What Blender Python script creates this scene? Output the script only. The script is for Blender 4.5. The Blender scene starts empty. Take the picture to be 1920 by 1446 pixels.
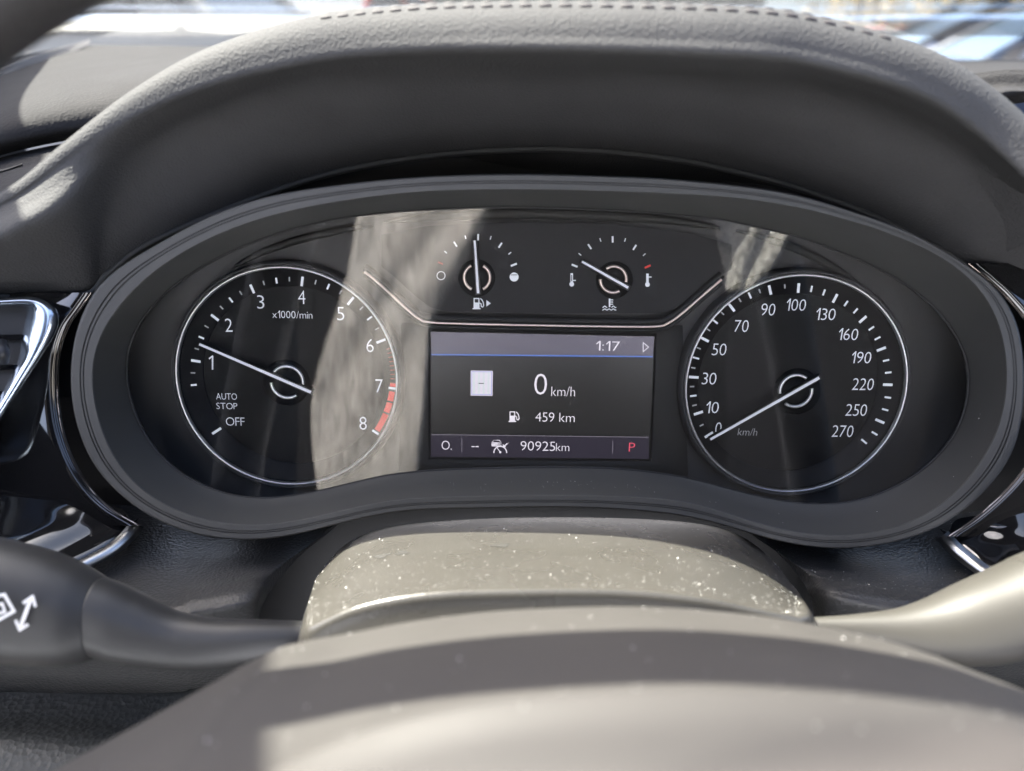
import bpy, math, random
from math import sin, cos, tan, pi, radians, atan2, sqrt, hypot
from mathutils import Vector, Matrix
random.seed(7)
sc = bpy.context.scene
COL = sc.collection

# ------------------------------------------------------------------ camera
F = 1400.0                      # focal length in photo pixels (photo 1920 x 1446)
CX, CY = 960.0, 723.0
PITCH = radians(24.0)
EYE = Vector((0, 0, 1.03))
RIGHT = Vector((1, 0, 0)); UP = Vector((0, sin(PITCH), cos(PITCH))); FWD = Vector((0, cos(PITCH), -sin(PITCH)))
cam_d = bpy.data.cameras.new('camera'); cam = bpy.data.objects.new('camera', cam_d); COL.objects.link(cam)
cam.location = EYE; cam.rotation_euler = (radians(90) - PITCH, 0, 0)
cam_d.sensor_width = 36.0; cam_d.lens = 36.0 * F / 1920.0
cam_d.clip_start = 0.01; cam_d.clip_end = 500
cam_d.dof.use_dof = True; cam_d.dof.focus_distance = 0.303; cam_d.dof.aperture_fstop = 7.0
cam_d.dof.aperture_blades = 0
sc.camera = cam

# ------------------------------------------------------------------ sky, sun, exposure
SUN_CAM = (-0.62, 1.0, -0.21)
sdir = (RIGHT * SUN_CAM[0] + UP * SUN_CAM[1] + FWD * SUN_CAM[2]).normalized()
w = bpy.data.worlds.new('World'); sc.world = w; w.use_nodes = True
nt = w.node_tree; bg = nt.nodes['Background']
sky = nt.nodes.new('ShaderNodeTexSky'); sky.sky_type = 'NISHITA'; sky.sun_disc = False; sky.air_density = .6; sky.dust_density = 4.0; sky.ozone_density = .4
sky.sun_elevation = math.asin(sdir.z); sky.sun_rotation = atan2(sdir.x, sdir.y)
nt.links.new(sky.outputs[0], bg.inputs[0]); bg.inputs[1].default_value = 0.115
sl = bpy.data.lights.new('sun', 'SUN'); sl.energy = 3.6; sl.angle = radians(0.53); sl.color = (1.0, 0.945, 0.86)
so = bpy.data.objects.new('sun', sl); COL.objects.link(so)
so.rotation_euler = sdir.to_track_quat('Z', 'Y').to_euler(); so.location = EYE + sdir * 3
sc.view_settings.view_transform = 'Standard'; sc.view_settings.look = 'None'
sc.view_settings.gamma = 1; sc.view_settings.use_curve_mapping = False
sc.view_settings.exposure = 3.15
try:
    sc.cycles.use_denoising = True
    sc.cycles.max_bounces = 8; sc.cycles.transparent_max_bounces = 16
    sc.cycles.caustics_reflective = False; sc.cycles.caustics_refractive = False
    sc.cycles.sample_clamp_indirect = 6
except Exception:
    pass

# ------------------------------------------------------------------ coordinates
def cp(X, Y, Z):                       # millimetres right / up / ahead of the lens -> world metres
    return EYE + (RIGHT * X + UP * Y + FWD * Z) * 0.001
def pm(x, y, d):                       # photo pixel at a depth in mm -> millimetres
    return Vector(((x - CX) / F * d, -(y - CY) / F * d, d))
def px(x, y, d):
    return cp(*pm(x, y, d))
TILT, ROLL = radians(11.0), radians(1.1)
ON = Vector((0, -sin(TILT), -cos(TILT)))            # cluster face normal, towards the driver
OU0 = Vector((1, 0, 0)); OV0 = Vector((0, cos(TILT), -sin(TILT)))
OU = OU0 * cos(ROLL) - OV0 * sin(ROLL); OV = OU0 * sin(ROLL) + OV0 * cos(ROLL)
OO = pm(1015, 740, 311)
def plm(x, y, h=0.0):                  # pixel ray onto the cluster face raised by h mm
    r = pm(x, y, 1.0)
    return r * ((OO + ON * h).dot(ON) / r.dot(ON))
def pl(x, y, h=0.0):
    return cp(*plm(x, y, h))
def uv(x, y, h=0.0):
    d = plm(x, y, h) - (OO + ON * h)
    return d.dot(OU), d.dot(OV)
def fuv(u, v, h):
    return cp(*(OO + OU * u + OV * v + ON * h))
def ppmm(x, y, h=0.0):                 # mm per pixel there
    return plm(x, y, h).z / F

# ------------------------------------------------------------------ object helpers
def link(o, parent=None):
    COL.objects.link(o)
    if parent: o.parent = parent
    return o
def wloc(o):
    v = Vector((0, 0, 0))
    while o: v += o.location; o = o.parent
    return v
def thing(name, label, cat, loc=None, group=None):
    o = bpy.data.objects.new(name, None); o.empty_display_size = 0.02
    o.location = loc if loc is not None else EYE
    COL.objects.link(o); tag(o, label, cat, group)
    return o
def tag(o, label=None, cat=None, group=None, kind=None):
    if label: o['label'] = label
    if cat: o['category'] = cat
    if group: o['group'] = group
    if kind: o['kind'] = kind
    return o
def mk(name, vs, fs, mat, parent=None, smooth=True, auto=None):
    base = wloc(parent) if parent else Vector((0, 0, 0))
    c = sum((Vector(v) for v in vs), Vector((0, 0, 0))) / max(1, len(vs))
    me = bpy.data.meshes.new(name)
    me.from_pydata([tuple(Vector(v) - c) for v in vs], [], fs); me.update()
    me.materials.append(mat)
    if smooth:
        me.polygons.foreach_set('use_smooth', [True] * len(me.polygons))
        if auto is not None:
            try: me.set_sharp_from_angle(angle=radians(auto))
            except Exception: pass
    o = bpy.data.objects.new(name, me); o.location = c - base
    return link(o, parent)
def cat1(ps, t):                       # Catmull-Rom through ps, t in 0..len-1
    n = len(ps); i = min(int(t), n - 2); f = t - i
    p1, p2 = ps[i], ps[i + 1]
    p0 = ps[i - 1] if i > 0 else p1 * 2 - p2
    p3 = ps[i + 2] if i + 2 < n else p2 * 2 - p1
    return 0.5 * ((2 * p1) + (p2 - p0) * f + (2 * p0 - 5 * p1 + 4 * p2 - p3) * f * f + (3 * p1 - p0 - 3 * p2 + p3) * f ** 3)
def resample(ps, n):
    ps = [Vector(p) for p in ps]
    return [cat1(ps, (len(ps) - 1) * k / (n - 1)) for k in range(n)]
def evenly(ps, n):                     # even spacing along a smooth curve
    q = resample(ps, 40 * len(ps)); L = [0]
    for a, b in zip(q, q[1:]): L.append(L[-1] + (b - a).length)
    out = []; j = 0
    for k in range(n):
        t = L[-1] * k / (n - 1)
        while j < len(L) - 2 and L[j + 1] < t: j += 1
        f = (t - L[j]) / max(1e-9, L[j + 1] - L[j]); out.append(q[j].lerp(q[j + 1], min(1, max(0, f))))
    return out
GRIDS = {}
def loft(name, rows, mat, parent, nu=60, nv=40, closed=False, linear_v=False, flip=False, thick=0, mm=True, auto=None):
    R = [resample(r, nu) if not closed else [Vector(p) for p in r] for r in rows]
    nu = len(R[0])
    if linear_v:
        G = R; nv = len(R)
    else:
        G = [[None] * nu for _ in range(nv)]
        for j in range(nu):
            c = [R[i][j] for i in range(len(R))]
            for k, p in enumerate(resample(c, nv)): G[k][j] = p
    GRIDS[name] = G
    vs = [cp(*p) if mm else p for row in G for p in row]; fs = []
    m = nu if closed else nu - 1
    for i in range(nv - 1):
        for j in range(m):
            a, b = i * nu + j, i * nu + (j + 1) % nu
            q = (a, b, b + nu, a + nu)
            fs.append(q[::-1] if flip else q)
    o = mk(name, vs, fs, mat, parent, auto=auto)
    if thick:
        md = o.modifiers.new('thickness', 'SOLIDIFY'); md.thickness = thick * 0.001; md.offset = 1
    return o
def tube(name, ps, r, mat, parent, seg=10, mm=True, closed=False, n=None, r2=None):
    ps = [Vector(p) for p in ps]
    if n: ps = evenly(ps, n)
    W = [cp(*p) for p in ps] if mm else ps
    k = 0.001 if mm else 1.0
    vs, fs = [], []; N = len(W)
    up = None
    for i, p in enumerate(W):
        a = W[(i - 1) % N] if (closed or i > 0) else p; b = W[(i + 1) % N] if (closed or i < N - 1) else p
        t = (b - a).normalized()
        if up is None:
            up = t.orthogonal().normalized()
        up = (up - t * up.dot(t)).normalized(); s = t.cross(up)
        rr = (r(i / (N - 1)) if callable(r) else r if r2 is None else r + (r2 - r) * i / (N - 1)) * k
        for q in range(seg):
            g = 2 * pi * q / seg; vs.append(p + up * (rr * cos(g)) + s * (rr * sin(g)))
    for i in range(N if closed else N - 1):
        for q in range(seg):
            a = i * seg + q; b = i * seg + (q + 1) % seg; i2 = ((i + 1) % N) * seg
            fs.append((a, b, i2 + (q + 1) % seg, i2 + q))
    if not closed:
        fs.append(tuple(range(seg))[::-1]); fs.append(tuple((N - 1) * seg + q for q in range(seg)))
    return mk(name, vs, fs, mat, parent, auto=60)
def prism(name, poly, depthvec, mat, parent, smooth=False):     # poly: world points, extruded along depthvec
    n = len(poly); vs = [Vector(p) for p in poly] + [Vector(p) + depthvec for p in poly]
    fs = [tuple(range(n)), tuple(range(2 * n - 1, n - 1, -1))] + [(i, i + n, (i + 1) % n + n, (i + 1) % n) for i in range(n)]
    return mk(name, vs, fs, mat, parent, smooth)

# ------------------------------------------------------------------ materials
MATS = {}
def mat(name, base=(.04, .04, .042), rough=.5, metal=0.0, spec=.5, grain=0, gstr=.3, gdist=.0002, mott=0, emit=None, estr=1.0, coat=0, fine=0, aniso=None):
    if name in MATS: return MATS[name]
    m = bpy.data.materials.new(name); m.use_nodes = True; t = m.node_tree; b = t.nodes['Principled BSDF']
    b.inputs['Base Color'].default_value = (*base, 1); b.inputs['Roughness'].default_value = rough
    b.inputs['Metallic'].default_value = metal; b.inputs['Specular IOR Level'].default_value = spec
    if coat: b.inputs['Coat Weight'].default_value = coat; b.inputs['Coat Roughness'].default_value = .03
    if emit: b.inputs['Emission Color'].default_value = (*emit, 1); b.inputs['Emission Strength'].default_value = estr
    tc = t.nodes.new('ShaderNodeTexCoord')
    if mott:
        n = t.nodes.new('ShaderNodeTexNoise'); n.inputs['Scale'].default_value = 45; n.inputs['Detail'].default_value = 3
        r = t.nodes.new('ShaderNodeMapRange'); r.inputs[3].default_value = 1 - mott; r.inputs[4].default_value = 1 + mott
        mx = t.nodes.new('ShaderNodeMix'); mx.data_type = 'RGBA'; mx.blend_type = 'MULTIPLY'; mx.inputs[0].default_value = 1
        mx.inputs[6].default_value = (*base, 1)
        t.links.new(tc.outputs['Object'], n.inputs['Vector']); t.links.new(n.outputs[0], r.inputs[0])
        t.links.new(r.outputs[0], mx.inputs[7]); t.links.new(mx.outputs[2], b.inputs['Base Color'])
        r2 = t.nodes.new('ShaderNodeMapRange'); r2.inputs[3].default_value = max(0, rough - .08); r2.inputs[4].default_value = rough + .08
        t.links.new(n.outputs[0], r2.inputs[0]); t.links.new(r2.outputs[0], b.inputs['Roughness'])
    if grain:
        v = t.nodes.new('ShaderNodeTexVoronoi'); v.feature = 'F1'; v.inputs['Scale'].default_value = grain
        n1 = t.nodes.new('ShaderNodeTexNoise'); n1.inputs['Scale'].default_value = grain * .7; n1.inputs['Detail'].default_value = 1
        ad = t.nodes.new('ShaderNodeMath'); ad.operation = 'ADD'
        mp = t.nodes.new('ShaderNodeVectorMath'); mp.operation = 'ADD'
        sc_ = t.nodes.new('ShaderNodeVectorMath'); sc_.operation = 'SCALE'; sc_.inputs['Scale'].default_value = .6 / grain
        t.links.new(tc.outputs['Object'], n1.inputs['Vector']); t.links.new(n1.outputs['Color'], sc_.inputs[0])
        t.links.new(tc.outputs['Object'], mp.inputs[0]); t.links.new(sc_.outputs[0], mp.inputs[1])
        t.links.new(mp.outputs[0], v.inputs['Vector']); t.links.new(v.outputs['Distance'], ad.inputs[0]); t.links.new(n1.outputs[0], ad.inputs[1])
        bp = t.nodes.new('ShaderNodeBump'); bp.inputs['Strength'].default_value = gstr; bp.inputs['Distance'].default_value = gdist
        t.links.new(ad.outputs[0], bp.inputs['Height']); t.links.new(bp.outputs[0], b.inputs['Normal'])
    MATS[name] = m
    return m
soft = mat('soft_touch_hood', (.058, .0575, .0575), .8, grain=1200, gstr=.5, gdist=.0004, mott=.16, spec=.2)
pad = mat('dash_pad', (.027, .026, .0265), .85, spec=.12, grain=700, gstr=.5, gdist=.0004, mott=.10)
lower = mat('lower_dash', (.034, .034, .034), .46, spec=.4, grain=900, gstr=.5, gdist=.0004, mott=.12)
knee = mat('knee_panel', (.022, .025, .026), .60, grain=500, gstr=.6, gdist=.0006, mott=.15)
shroud_m = mat('column_plastic', (.052, .0485, .042), .28, grain=1800, gstr=.25, gdist=.00015, mott=.10)
wheel_m = mat('wheel_plastic', (.047, .0435, .040), .65, spec=.3, grain=1500, gstr=.2, gdist=.0002, mott=.08)
leather = mat('rim_leather', (.012, .011, .011), .55, grain=800, gstr=.4, gdist=.0003)
stalk_m = mat('stalk_shade_plastic', (.021, .021, .021), .45, grain=2500, gstr=.12, gdist=.0001, mott=.06)  # darker copy of the stalk plastic, shade put into the colour
bez = mat('bezel_plastic', (.062, .062, .0605), .6, spec=.3, grain=3000, gstr=.12, gdist=.0001, mott=.06)
wall_m = mat('housing_plastic', (.036, .0365, .035), .6, spec=.3, grain=3000, gstr=.12, gdist=.0001, mott=.08)
groove_m = mat('groove', (.008, .008, .009), .6)
mask_m = mat('mask_plastic', (.056, .056, .057), .6, mott=.08)
face_m = mat('dial_face', (.014, .014, .0145), .6, spec=.2, mott=.10)
track_m = mat('dial_track', (.018, .018, .019), .5, spec=.3, mott=.08)
black = mat('deep_black', (.006, .006, .007), .6)
gloss = mat('piano_black', (.006, .006, .0065), .06, coat=1.0)
chrome = mat('satin_chrome', (.86, .87, .88), .42, metal=1)
rosy = mat('rose_chrome', (.92, .76, .68), .42, metal=1)
chrome2 = mat('polished_chrome', (.58, .66, .76), .22, metal=1)
white_p = mat('white_print', (.75, .77, .80), .6, emit=(.82, .88, 1.0), estr=.045)
grey_p = mat('dim_print', (.35, .36, .37), .6, emit=(.82, .85, .9), estr=.02)
red_p = mat('red_print', (.65, .035, .03), .6, emit=(1, .08, .06), estr=.035)
red_d = mat('dull_red_print', (.30, .06, .05), .6, emit=(1, .2, .12), estr=.012)
needle_m = mat('needle_white', (.72, .73, .78), .4, emit=(.80, .83, 1.0), estr=.04)
needle_b = mat('needle_body', (.010, .010, .011), .35)
icon_m = mat('stalk_print', (.80, .80, .80), .5)
stitch_m = mat('stitch_thread', (.042, .037, .038), .7, grain=3000, gstr=.5)
def emit(name, c, s=1.0):
    return mat(name, (.01, .01, .01), .3, emit=c, estr=s)
E_S = .125
e_white = emit('screen_white', (.80, .76, .86), E_S)
e_red = emit('screen_red', (.80, .10, .16), E_S)
e_blue = emit('screen_blue', (.06, .17, .62), E_S)
e_top = emit('screen_top_bar', (.098, .090, .128), E_S)
e_bot = emit('screen_bottom_bar', (.026, .022, .036), E_S)
e_bg = emit('screen_background', (.012, .012, .013), E_S)
e_sign = emit('screen_sign', (.72, .66, .78), E_S)
e_grey = emit('screen_grey', (.22, .20, .25), E_S)

def lens_mat(name, refl, tint=(1, 1, 1), rough=.01, streak=False):
    m = bpy.data.materials.new(name); m.use_nodes = True; t = m.node_tree; t.nodes.clear()
    out = t.nodes.new('ShaderNodeOutputMaterial'); tr = t.nodes.new('ShaderNodeBsdfTransparent'); tr.inputs[0].default_value = (*tint, 1)
    gl = t.nodes.new('ShaderNodeBsdfGlossy'); gl.inputs['Roughness'].default_value = rough
    fr = t.nodes.new('ShaderNodeFresnel'); fr.inputs['IOR'].default_value = 1.5
    mu = t.nodes.new('ShaderNodeMath'); mu.operation = 'MULTIPLY'; mu.inputs[1].default_value = refl / .04; mu.use_clamp = True
    mx = t.nodes.new('ShaderNodeMixShader')
    t.links.new(fr.outputs[0], mu.inputs[0]); t.links.new(mu.outputs[0], mx.inputs[0])
    t.links.new(tr.outputs[0], mx.inputs[1]); t.links.new(gl.outputs[0], mx.inputs[2]); t.links.new(mx.outputs[0], out.inputs[0])
    return m
lens_m = lens_mat('lens_acrylic', .043)
glass_m = lens_mat('windscreen_glass', .03, (.95, .97, .96))

# ================================================================== GROUND AND BACKDROP OUTSIDE
asph = mat('asphalt', (.07, .07, .072), .85, grain=60, gstr=.4, gdist=.004, mott=.2)
g = mk('ground', [(-150, -60, 0), (150, -60, 0), (150, 240, 0), (-150, 240, 0)], [(0, 1, 2, 3)], asph); tag(g, kind='structure')

# ================================================================== INSTRUMENT CLUSTER
def closed_cm(pts, n):
    P = [Vector((x, y, 0)) for x, y in pts]; m = len(P); out = []
    for k in range(n):
        t = m * k / n; i = int(t); f = t - i
        p0, p1, p2, p3 = P[(i - 1) % m], P[i], P[(i + 1) % m], P[(i + 2) % m]
        q = 0.5 * ((2 * p1) + (p2 - p0) * f + (2 * p0 - 5 * p1 + 4 * p2 - p3) * f * f + (3 * p1 - p0 - 3 * p2 + p3) * f ** 3); out.append((q.x, q.y))
    return out
def polar(pts, n, c=(1020, 680)):                   # closed px outline -> n px points by even angle
    dense = closed_cm(pts, len(pts) * 24)
    P = sorted((atan2(-(y - c[1]), x - c[0]), hypot(x - c[0], y - c[1])) for x, y in dense)
    P = [(P[-1][0] - 2 * pi, P[-1][1])] + P + [(P[0][0] + 2 * pi, P[0][1])]
    out = []; j = 0
    for k in range(n):
        a = -pi + 2 * pi * k / n
        while P[j + 1][0] < a: j += 1
        f = (a - P[j][0]) / max(1e-9, P[j + 1][0] - P[j][0]); out.append((a, P[j][1] + (P[j + 1][1] - P[j][1]) * f))
    q = [(c[0] + r * cos(a), c[1] - r * sin(a)) for a, r in out]
    for _ in range(8):                              # light smoothing in the plane
        q = [(.25 * q[k - 1][0] + .5 * q[k][0] + .25 * q[(k + 1) % n][0], .25 * q[k - 1][1] + .5 * q[k][1] + .25 * q[(k + 1) % n][1]) for k in range(n)]
    return q
OUT = [(257,480),(200,516),(168,556),(140,628),(132,692),(134,753),(148,813),(172,869),(212,917),(273,965),(341,997),(401,1011),(480,1015),(540,1008),(600,992),(680,970),(780,956),(900,953),(1020,951),(1150,954),(1280,967),(1377,990),(1448,1014),(1529,1029),(1582,1031),(1650,1024),(1717,1007),(1767,987),(1814,953),(1866,901),(1901,849),(1917,780),(1921,710),(1916,644),(1901,583),(1858,527),(1814,496),(1771,474),(1713,437),(1613,402),(1513,370),(1413,352),(1280,338),(1180,332),(960,327),(780,333),(630,348),(500,369),(400,403),(333,437)]
INN = [(172,690),(178,760),(192,810),(215,860),(255,910),(300,943),(370,972),(440,985),(500,987),(560,978),(620,962),(690,945),(780,934),(900,930),(1020,928),(1150,930),(1270,938),(1350,957),(1420,982),(1500,1001),(1580,1006),(1650,998),(1720,975),(1780,935),(1830,880),(1865,820),(1884,760),(1888,690),(1880,630),(1860,575),(1830,532),(1790,497),(1720,458),(1620,422),(1500,390),(1380,372),(1280,365),(1150,360),(960,356),(780,361),(640,378),(520,402),(420,435),(340,475),(270,525),(215,585),(185,635)]
LEN = [(232,690),(250,780),(300,860),(370,910),(450,935),(520,939),(600,922),(694,896),(800,884),(900,880),(1020,878),(1150,880),(1240,889),(1304,900),(1367,917),(1431,936),(1526,949),(1600,944),(1660,925),(1727,888),(1788,827),(1814,766),(1821,696),(1805,644),(1771,592),(1700,530),(1600,480),(1500,444),(1400,420),(1335,408),(1150,393),(960,387),(800,392),(667,404),(560,425),(450,462),(350,515),(280,575),(245,630)]
NB = 320
O_, I_, L_ = polar(OUT, NB), polar(INN, NB), polar(LEN, NB)
RIM_H = 45.0
LR, LYC = 410.0, -18.0                               # the lens is a shallow trough curved about a level axis
LZC = 287.0 - sqrt(LR ** 2 - (18 - LYC) ** 2)
LO = pm(1015, 690, 287)
def lens_n(p): return Vector((0, LYC - p.y, LZC - p.z)).normalized()
def lensm(x, y, h=0.0):
    r = pm(x, y, 1.0); A = r.y ** 2 + 1; B = -2 * (r.y * LYC + LZC); C = LYC ** 2 + LZC ** 2 - (LR - h) ** 2
    return r * ((-B + sqrt(B * B - 4 * A * C)) / (2 * A))
LN = Vector((0, -.1, -1)).normalized()
cl = thing('instrument_cluster', 'oval car instrument cluster with two round dials, small gauges and lit screen', 'gauge cluster', pl(1020, 960, 10))
def ring_rows(spec):
    rows = []
    for k, h in spec:
        rows.append([plm(o[0] + (i[0] - o[0]) * k, o[1] + (i[1] - o[1]) * k, RIM_H + h) for o, i in zip(O_, I_)])
    return rows
def back(row, dh, shrink=0.0):
    return [p - ON * dh for p in row]
rim0 = ring_rows([(0, 0)])[0]
rows = [back(rim0, 34), back(rim0, 3)] + ring_rows([(.0, -1.2), (.03, -.4), (.08, 0), (.395, 0)])
loft('bezel_outer_band', rows, bez, cl, closed=True, linear_v=True, flip=True, auto=30)
rows = ring_rows([(.395, 0), (.40, -1.2), (.445, -1.2), (.45, 0)])
loft('bezel_groove', rows, groove_m, cl, closed=True, linear_v=True, flip=True, auto=30)
loft('bezel_middle_band', ring_rows([(.45, 0), (.535, 0)]), bez, cl, closed=True, linear_v=True, flip=True)
loft('bezel_groove', ring_rows([(.535, 0), (.54, -1.2), (.58, -1.2), (.585, 0)]), groove_m, cl, closed=True, linear_v=True, flip=True, auto=30)
rows = ring_rows([(.585, 0), (.95, 0), (.98, -.25), (1.0, -1.0)])
loft('bezel_inner_band', rows, bez, cl, closed=True, linear_v=True, flip=True, auto=30)
inn = ring_rows([(1.0, -1.0)])[0]
lend = [lensm(*p, 0.0) for p in L_]
w1 = [a.lerp(b, .35) - ON * 3 for a, b in zip(inn, lend)]
w2 = [a.lerp(b, .8) - ON * 2 for a, b in zip(inn, lend)]
lipw = [a + (a - LO).normalized() * -.6 + LN * 0.3 for a in lend]
loft('housing_wall', [inn, w1, w2, lend], wall_m, cl, closed=True, linear_v=True, flip=True)
loft('lens_gasket', [lend, lipw, [p - LN * 1.5 for p in lipw]], black, cl, closed=True, linear_v=True, flip=True)
# clear lens: a 1.2 mm acrylic sheet
nL = len(lend); cen = LO
def lens_rows(h):
    return [[lensm(1020 + (x - 1020) * k * 1.012, 680 + (y - 680) * k * 1.012, h) for x, y in L_] for k in [1 - i / 24 for i in range(24)] + [.0005]]
loft('lens', lens_rows(-1.6)[::-1] + lens_rows(-.4), lens_m, cl, closed=True, linear_v=True, auto=30)
# wall behind the lens and the dial mask
mback = [plm(1020 + (x - 1020) * 1.01, 680 + (y - 680) * 1.01, -1.0) for x, y in L_]
loft('inner_wall', [[p - LN * 1.7 for p in lipw], mback], mask_m, cl, closed=True, linear_v=True, flip=True)
mk('dial_mask', [cp(*p) for p in mback] + [cp(*(p - ON * 4)) for p in mback], [tuple(range(nL)), tuple(range(2 * nL - 1, nL - 1, -1))], mask_m, cl, smooth=False)

# ---- printed marks
GLYPH = {}
def glyph(ch):
    if ch == '1':                       # a figure one with its flag
        P = [(.0, .49), (.165, .70), (.235, .70), (.235, 0), (.16, 0), (.16, .585), (.04, .435)]
        return [Vector((x, y, 0)) for x, y in P], [tuple(range(len(P)))]
    c = bpy.data.curves.new('t', 'FONT'); c.body = ch; c.resolution_u = 3; c.offset = -.012
    o = bpy.data.objects.new('t', c); COL.objects.link(o)
    me = bpy.data.meshes.new_from_object(o.evaluated_get(bpy.context.evaluated_depsgraph_get()))
    bpy.data.objects.remove(o); bpy.data.curves.remove(c)
    return [v.co.copy() for v in me.vertices], [tuple(p.vertices) for p in me.polygons]
def text_mesh(s):
    vs, fs, pen = [], [], 0.0
    for ch in s:
        if ch == ' ': pen += .28; continue
        if ch not in GLYPH: GLYPH[ch] = glyph(ch)
        gv, gf = GLYPH[ch]; x0 = min(v.x for v in gv); x1 = max(v.x for v in gv); n = len(vs)
        vs += [Vector((v.x - x0 + pen, v.y, 0)) for v in gv]; fs += [tuple(i + n for i in f) for f in gf]; pen += x1 - x0 + .085
    return vs, fs
TCACHE = {}
def text(s, x, y, wpx, hpx, h, m, parent, name='numeral', slant=0.0):
    if s not in TCACHE: TCACHE[s] = text_mesh(s)
    vs, fs = TCACHE[s]
    x0, x1 = min(v.x for v in vs), max(v.x for v in vs); y0, y1 = min(v.y for v in vs), max(v.y for v in vs)
    k = ppmm(x, y, h); u0, v0 = uv(x, y, h)
    out = []
    for v in vs:
        a = ((v.x - x0) / (x1 - x0) - .5) * wpx * k; b = ((v.y - y0) / (y1 - y0) - .5) * hpx * k
        out.append(fuv(u0 + a + slant * b, v0 + b, h))
    return mk(name, out, fs, m, parent, smooth=False)
def bar(x0, y0, x1, y1, wpx, h, m, parent, name='tick_mark', th=.08, w2=None):
    w2 = wpx if w2 is None else w2
    a, b = Vector(uv(x0, y0, h)), Vector(uv(x1, y1, h)); t = (b - a).normalized(); n = Vector((-t.y, t.x)); k = ppmm(x0, y0, h) * .5
    q = [a + n * wpx * k, a - n * wpx * k, b - n * w2 * k, b + n * w2 * k]
    vs = [fuv(p.x, p.y, h + th) for p in q] + [fuv(p.x, p.y, h - .02) for p in q]
    return mk(name, vs, [(0, 1, 2, 3), (4, 7, 6, 5), (0, 4, 5, 1), (1, 5, 6, 2), (2, 6, 7, 3), (3, 7, 4, 0)], m, parent, smooth=False)
def poly(pts, h, m, parent, name, th=.05):
    vs = [pl(x, y, h) for x, y in pts]
    n = -(cp(*ON) - cp(0, 0, 0))
    return prism(name, [v for v in vs], n * (th), m, parent)
def disc_rows(cx, cy, spec, n=96):                  # (r px, h) rings around a px centre measured on the face
    u0, v0 = uv(cx, cy, 0); k = ppmm(cx, cy, 0); rows = []
    for r, h in spec:
        rows.append([OO + OU * (u0 + r * k * cos(2 * pi * i / n)) + OV * (v0 + r * k * sin(2 * pi * i / n)) + ON * h for i in range(n)])
    return rows
def ring(name, cx, cy, spec, m, parent, n=96):
    return loft(name, disc_rows(cx, cy, spec, n), m, parent, closed=True, linear_v=True)
def disc(name, cx, cy, r, h, m, parent, n=96):
    vs = [cp(*p) for p in disc_rows(cx, cy, [(r, h)], n)[0]]
    return mk(name, vs, [tuple(range(n))], m, parent, smooth=False)
def arc_tube(name, cx, cy, r, a0, a1, h, rad, m, parent, n=28):
    u0, v0 = uv(cx, cy, h); k = ppmm(cx, cy, h)
    ps = [OO + OU * (u0 + r * k * cos(radians(a0 + (a1 - a0) * i / n))) + OV * (v0 + r * k * sin(radians(a0 + (a1 - a0) * i / n))) + ON * h for i in range(n + 1)]
    return tube(name, ps, rad, m, parent, seg=8)
def needle(x0, y0, x1, y1, h, parent, wb=13, ww=6.0):
    a, b = Vector(uv(x0, y0, h)), Vector(uv(x1, y1, h)); t = (b - a).normalized(); n = Vector((-t.y, t.x)); k = ppmm(x0, y0, h) * .5
    a2, b2 = a - t * k * 2, b + t * k * 7
    def box(p, q, wp, wq, h0, h1, nm, m, par):
        c = [p + n * wp * k, p - n * wp * k, q - n * wq * k, q + n * wq * k]; c2 = [p + n * wp * k * .75, p - n * wp * k * .75, q - n * wq * k * .75, q + n * wq * k * .75]
        vs = [fuv(z.x, z.y, h1) for z in c2] + [fuv(z.x, z.y, h0) for z in c]
        return mk(nm, vs, [(0, 1, 2, 3), (4, 7, 6, 5), (0, 4, 5, 1), (1, 5, 6, 2), (2, 6, 7, 3), (3, 7, 4, 0)], m, par, smooth=False)
    box(a2, b2, wb * .72, wb, h - 1.6, h, 'needle_body', needle_b, parent)
    box(a, b, ww * .8, ww, h - .1, h + .35, 'needle', needle_m, parent)

def circ(cx, cy, r, a0=0, a1=360, n=20): return [(cx + r * cos(radians(a0 + (a1 - a0) * i / n)), cy - r * sin(radians(a0 + (a1 - a0) * i / n))) for i in range(n + (0 if a1 - a0 == 360 else 1))]
def line(pts, wd, h, m, parent, name='icon'):         # stroked px polyline, one mesh
    vs, fs = [], []
    for (x0, y0), (x1, y1) in zip(pts, pts[1:]):
        dx, dy = x1 - x0, y1 - y0; q = hypot(dx, dy) or 1; nx, ny = -dy / q * wd / 2, dx / q * wd / 2; ex, ey = dx / q * wd * .3, dy / q * wd * .3
        b = len(vs); vs += [pl(x0 - ex + nx, y0 - ey + ny, h), pl(x0 - ex - nx, y0 - ey - ny, h), pl(x1 + ex - nx, y1 + ey - ny, h), pl(x1 + ex + nx, y1 + ey + ny, h)]; fs.append((b, b + 1, b + 2, b + 3))
        h += .004
    return mk(name, vs, fs, m, parent, smooth=False)
def loop(p): return p + [p[0]]
def dial(name, cx, cy, hx, hy, ix, iy, label):
    hub = disc(name, ix, iy, 170, 1.2, face_m, cl); hub['label'] = label
    ring('collar', cx, cy, [(216, 0), (214, 5.0), (209.5, 6.6), (206.4, 6.4), (205.0, 5.4)], mask_m, hub)
    ring('chrome_ring', cx, cy, [(205.4, 5.4), (204.8, 6.2), (202.6, 6.8), (200.4, 6.2), (199.6, 5.0)], chrome, hub)
    loft('ring_wall', disc_rows(cx, cy, [(200.8, 5.2), (198.5, 2.8)]) + disc_rows(ix, iy, [(169, 2.3), (168, 1.0)]), track_m, hub, closed=True, linear_v=True)
    ring('hub_boss', hx, hy, [(44, 1.2), (41, 2.6), (38, 3.0), (26, 3.2), (24, 4.2), (2, 4.4)], face_m, hub, 48)
    return hub
HT = 2.75
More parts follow.
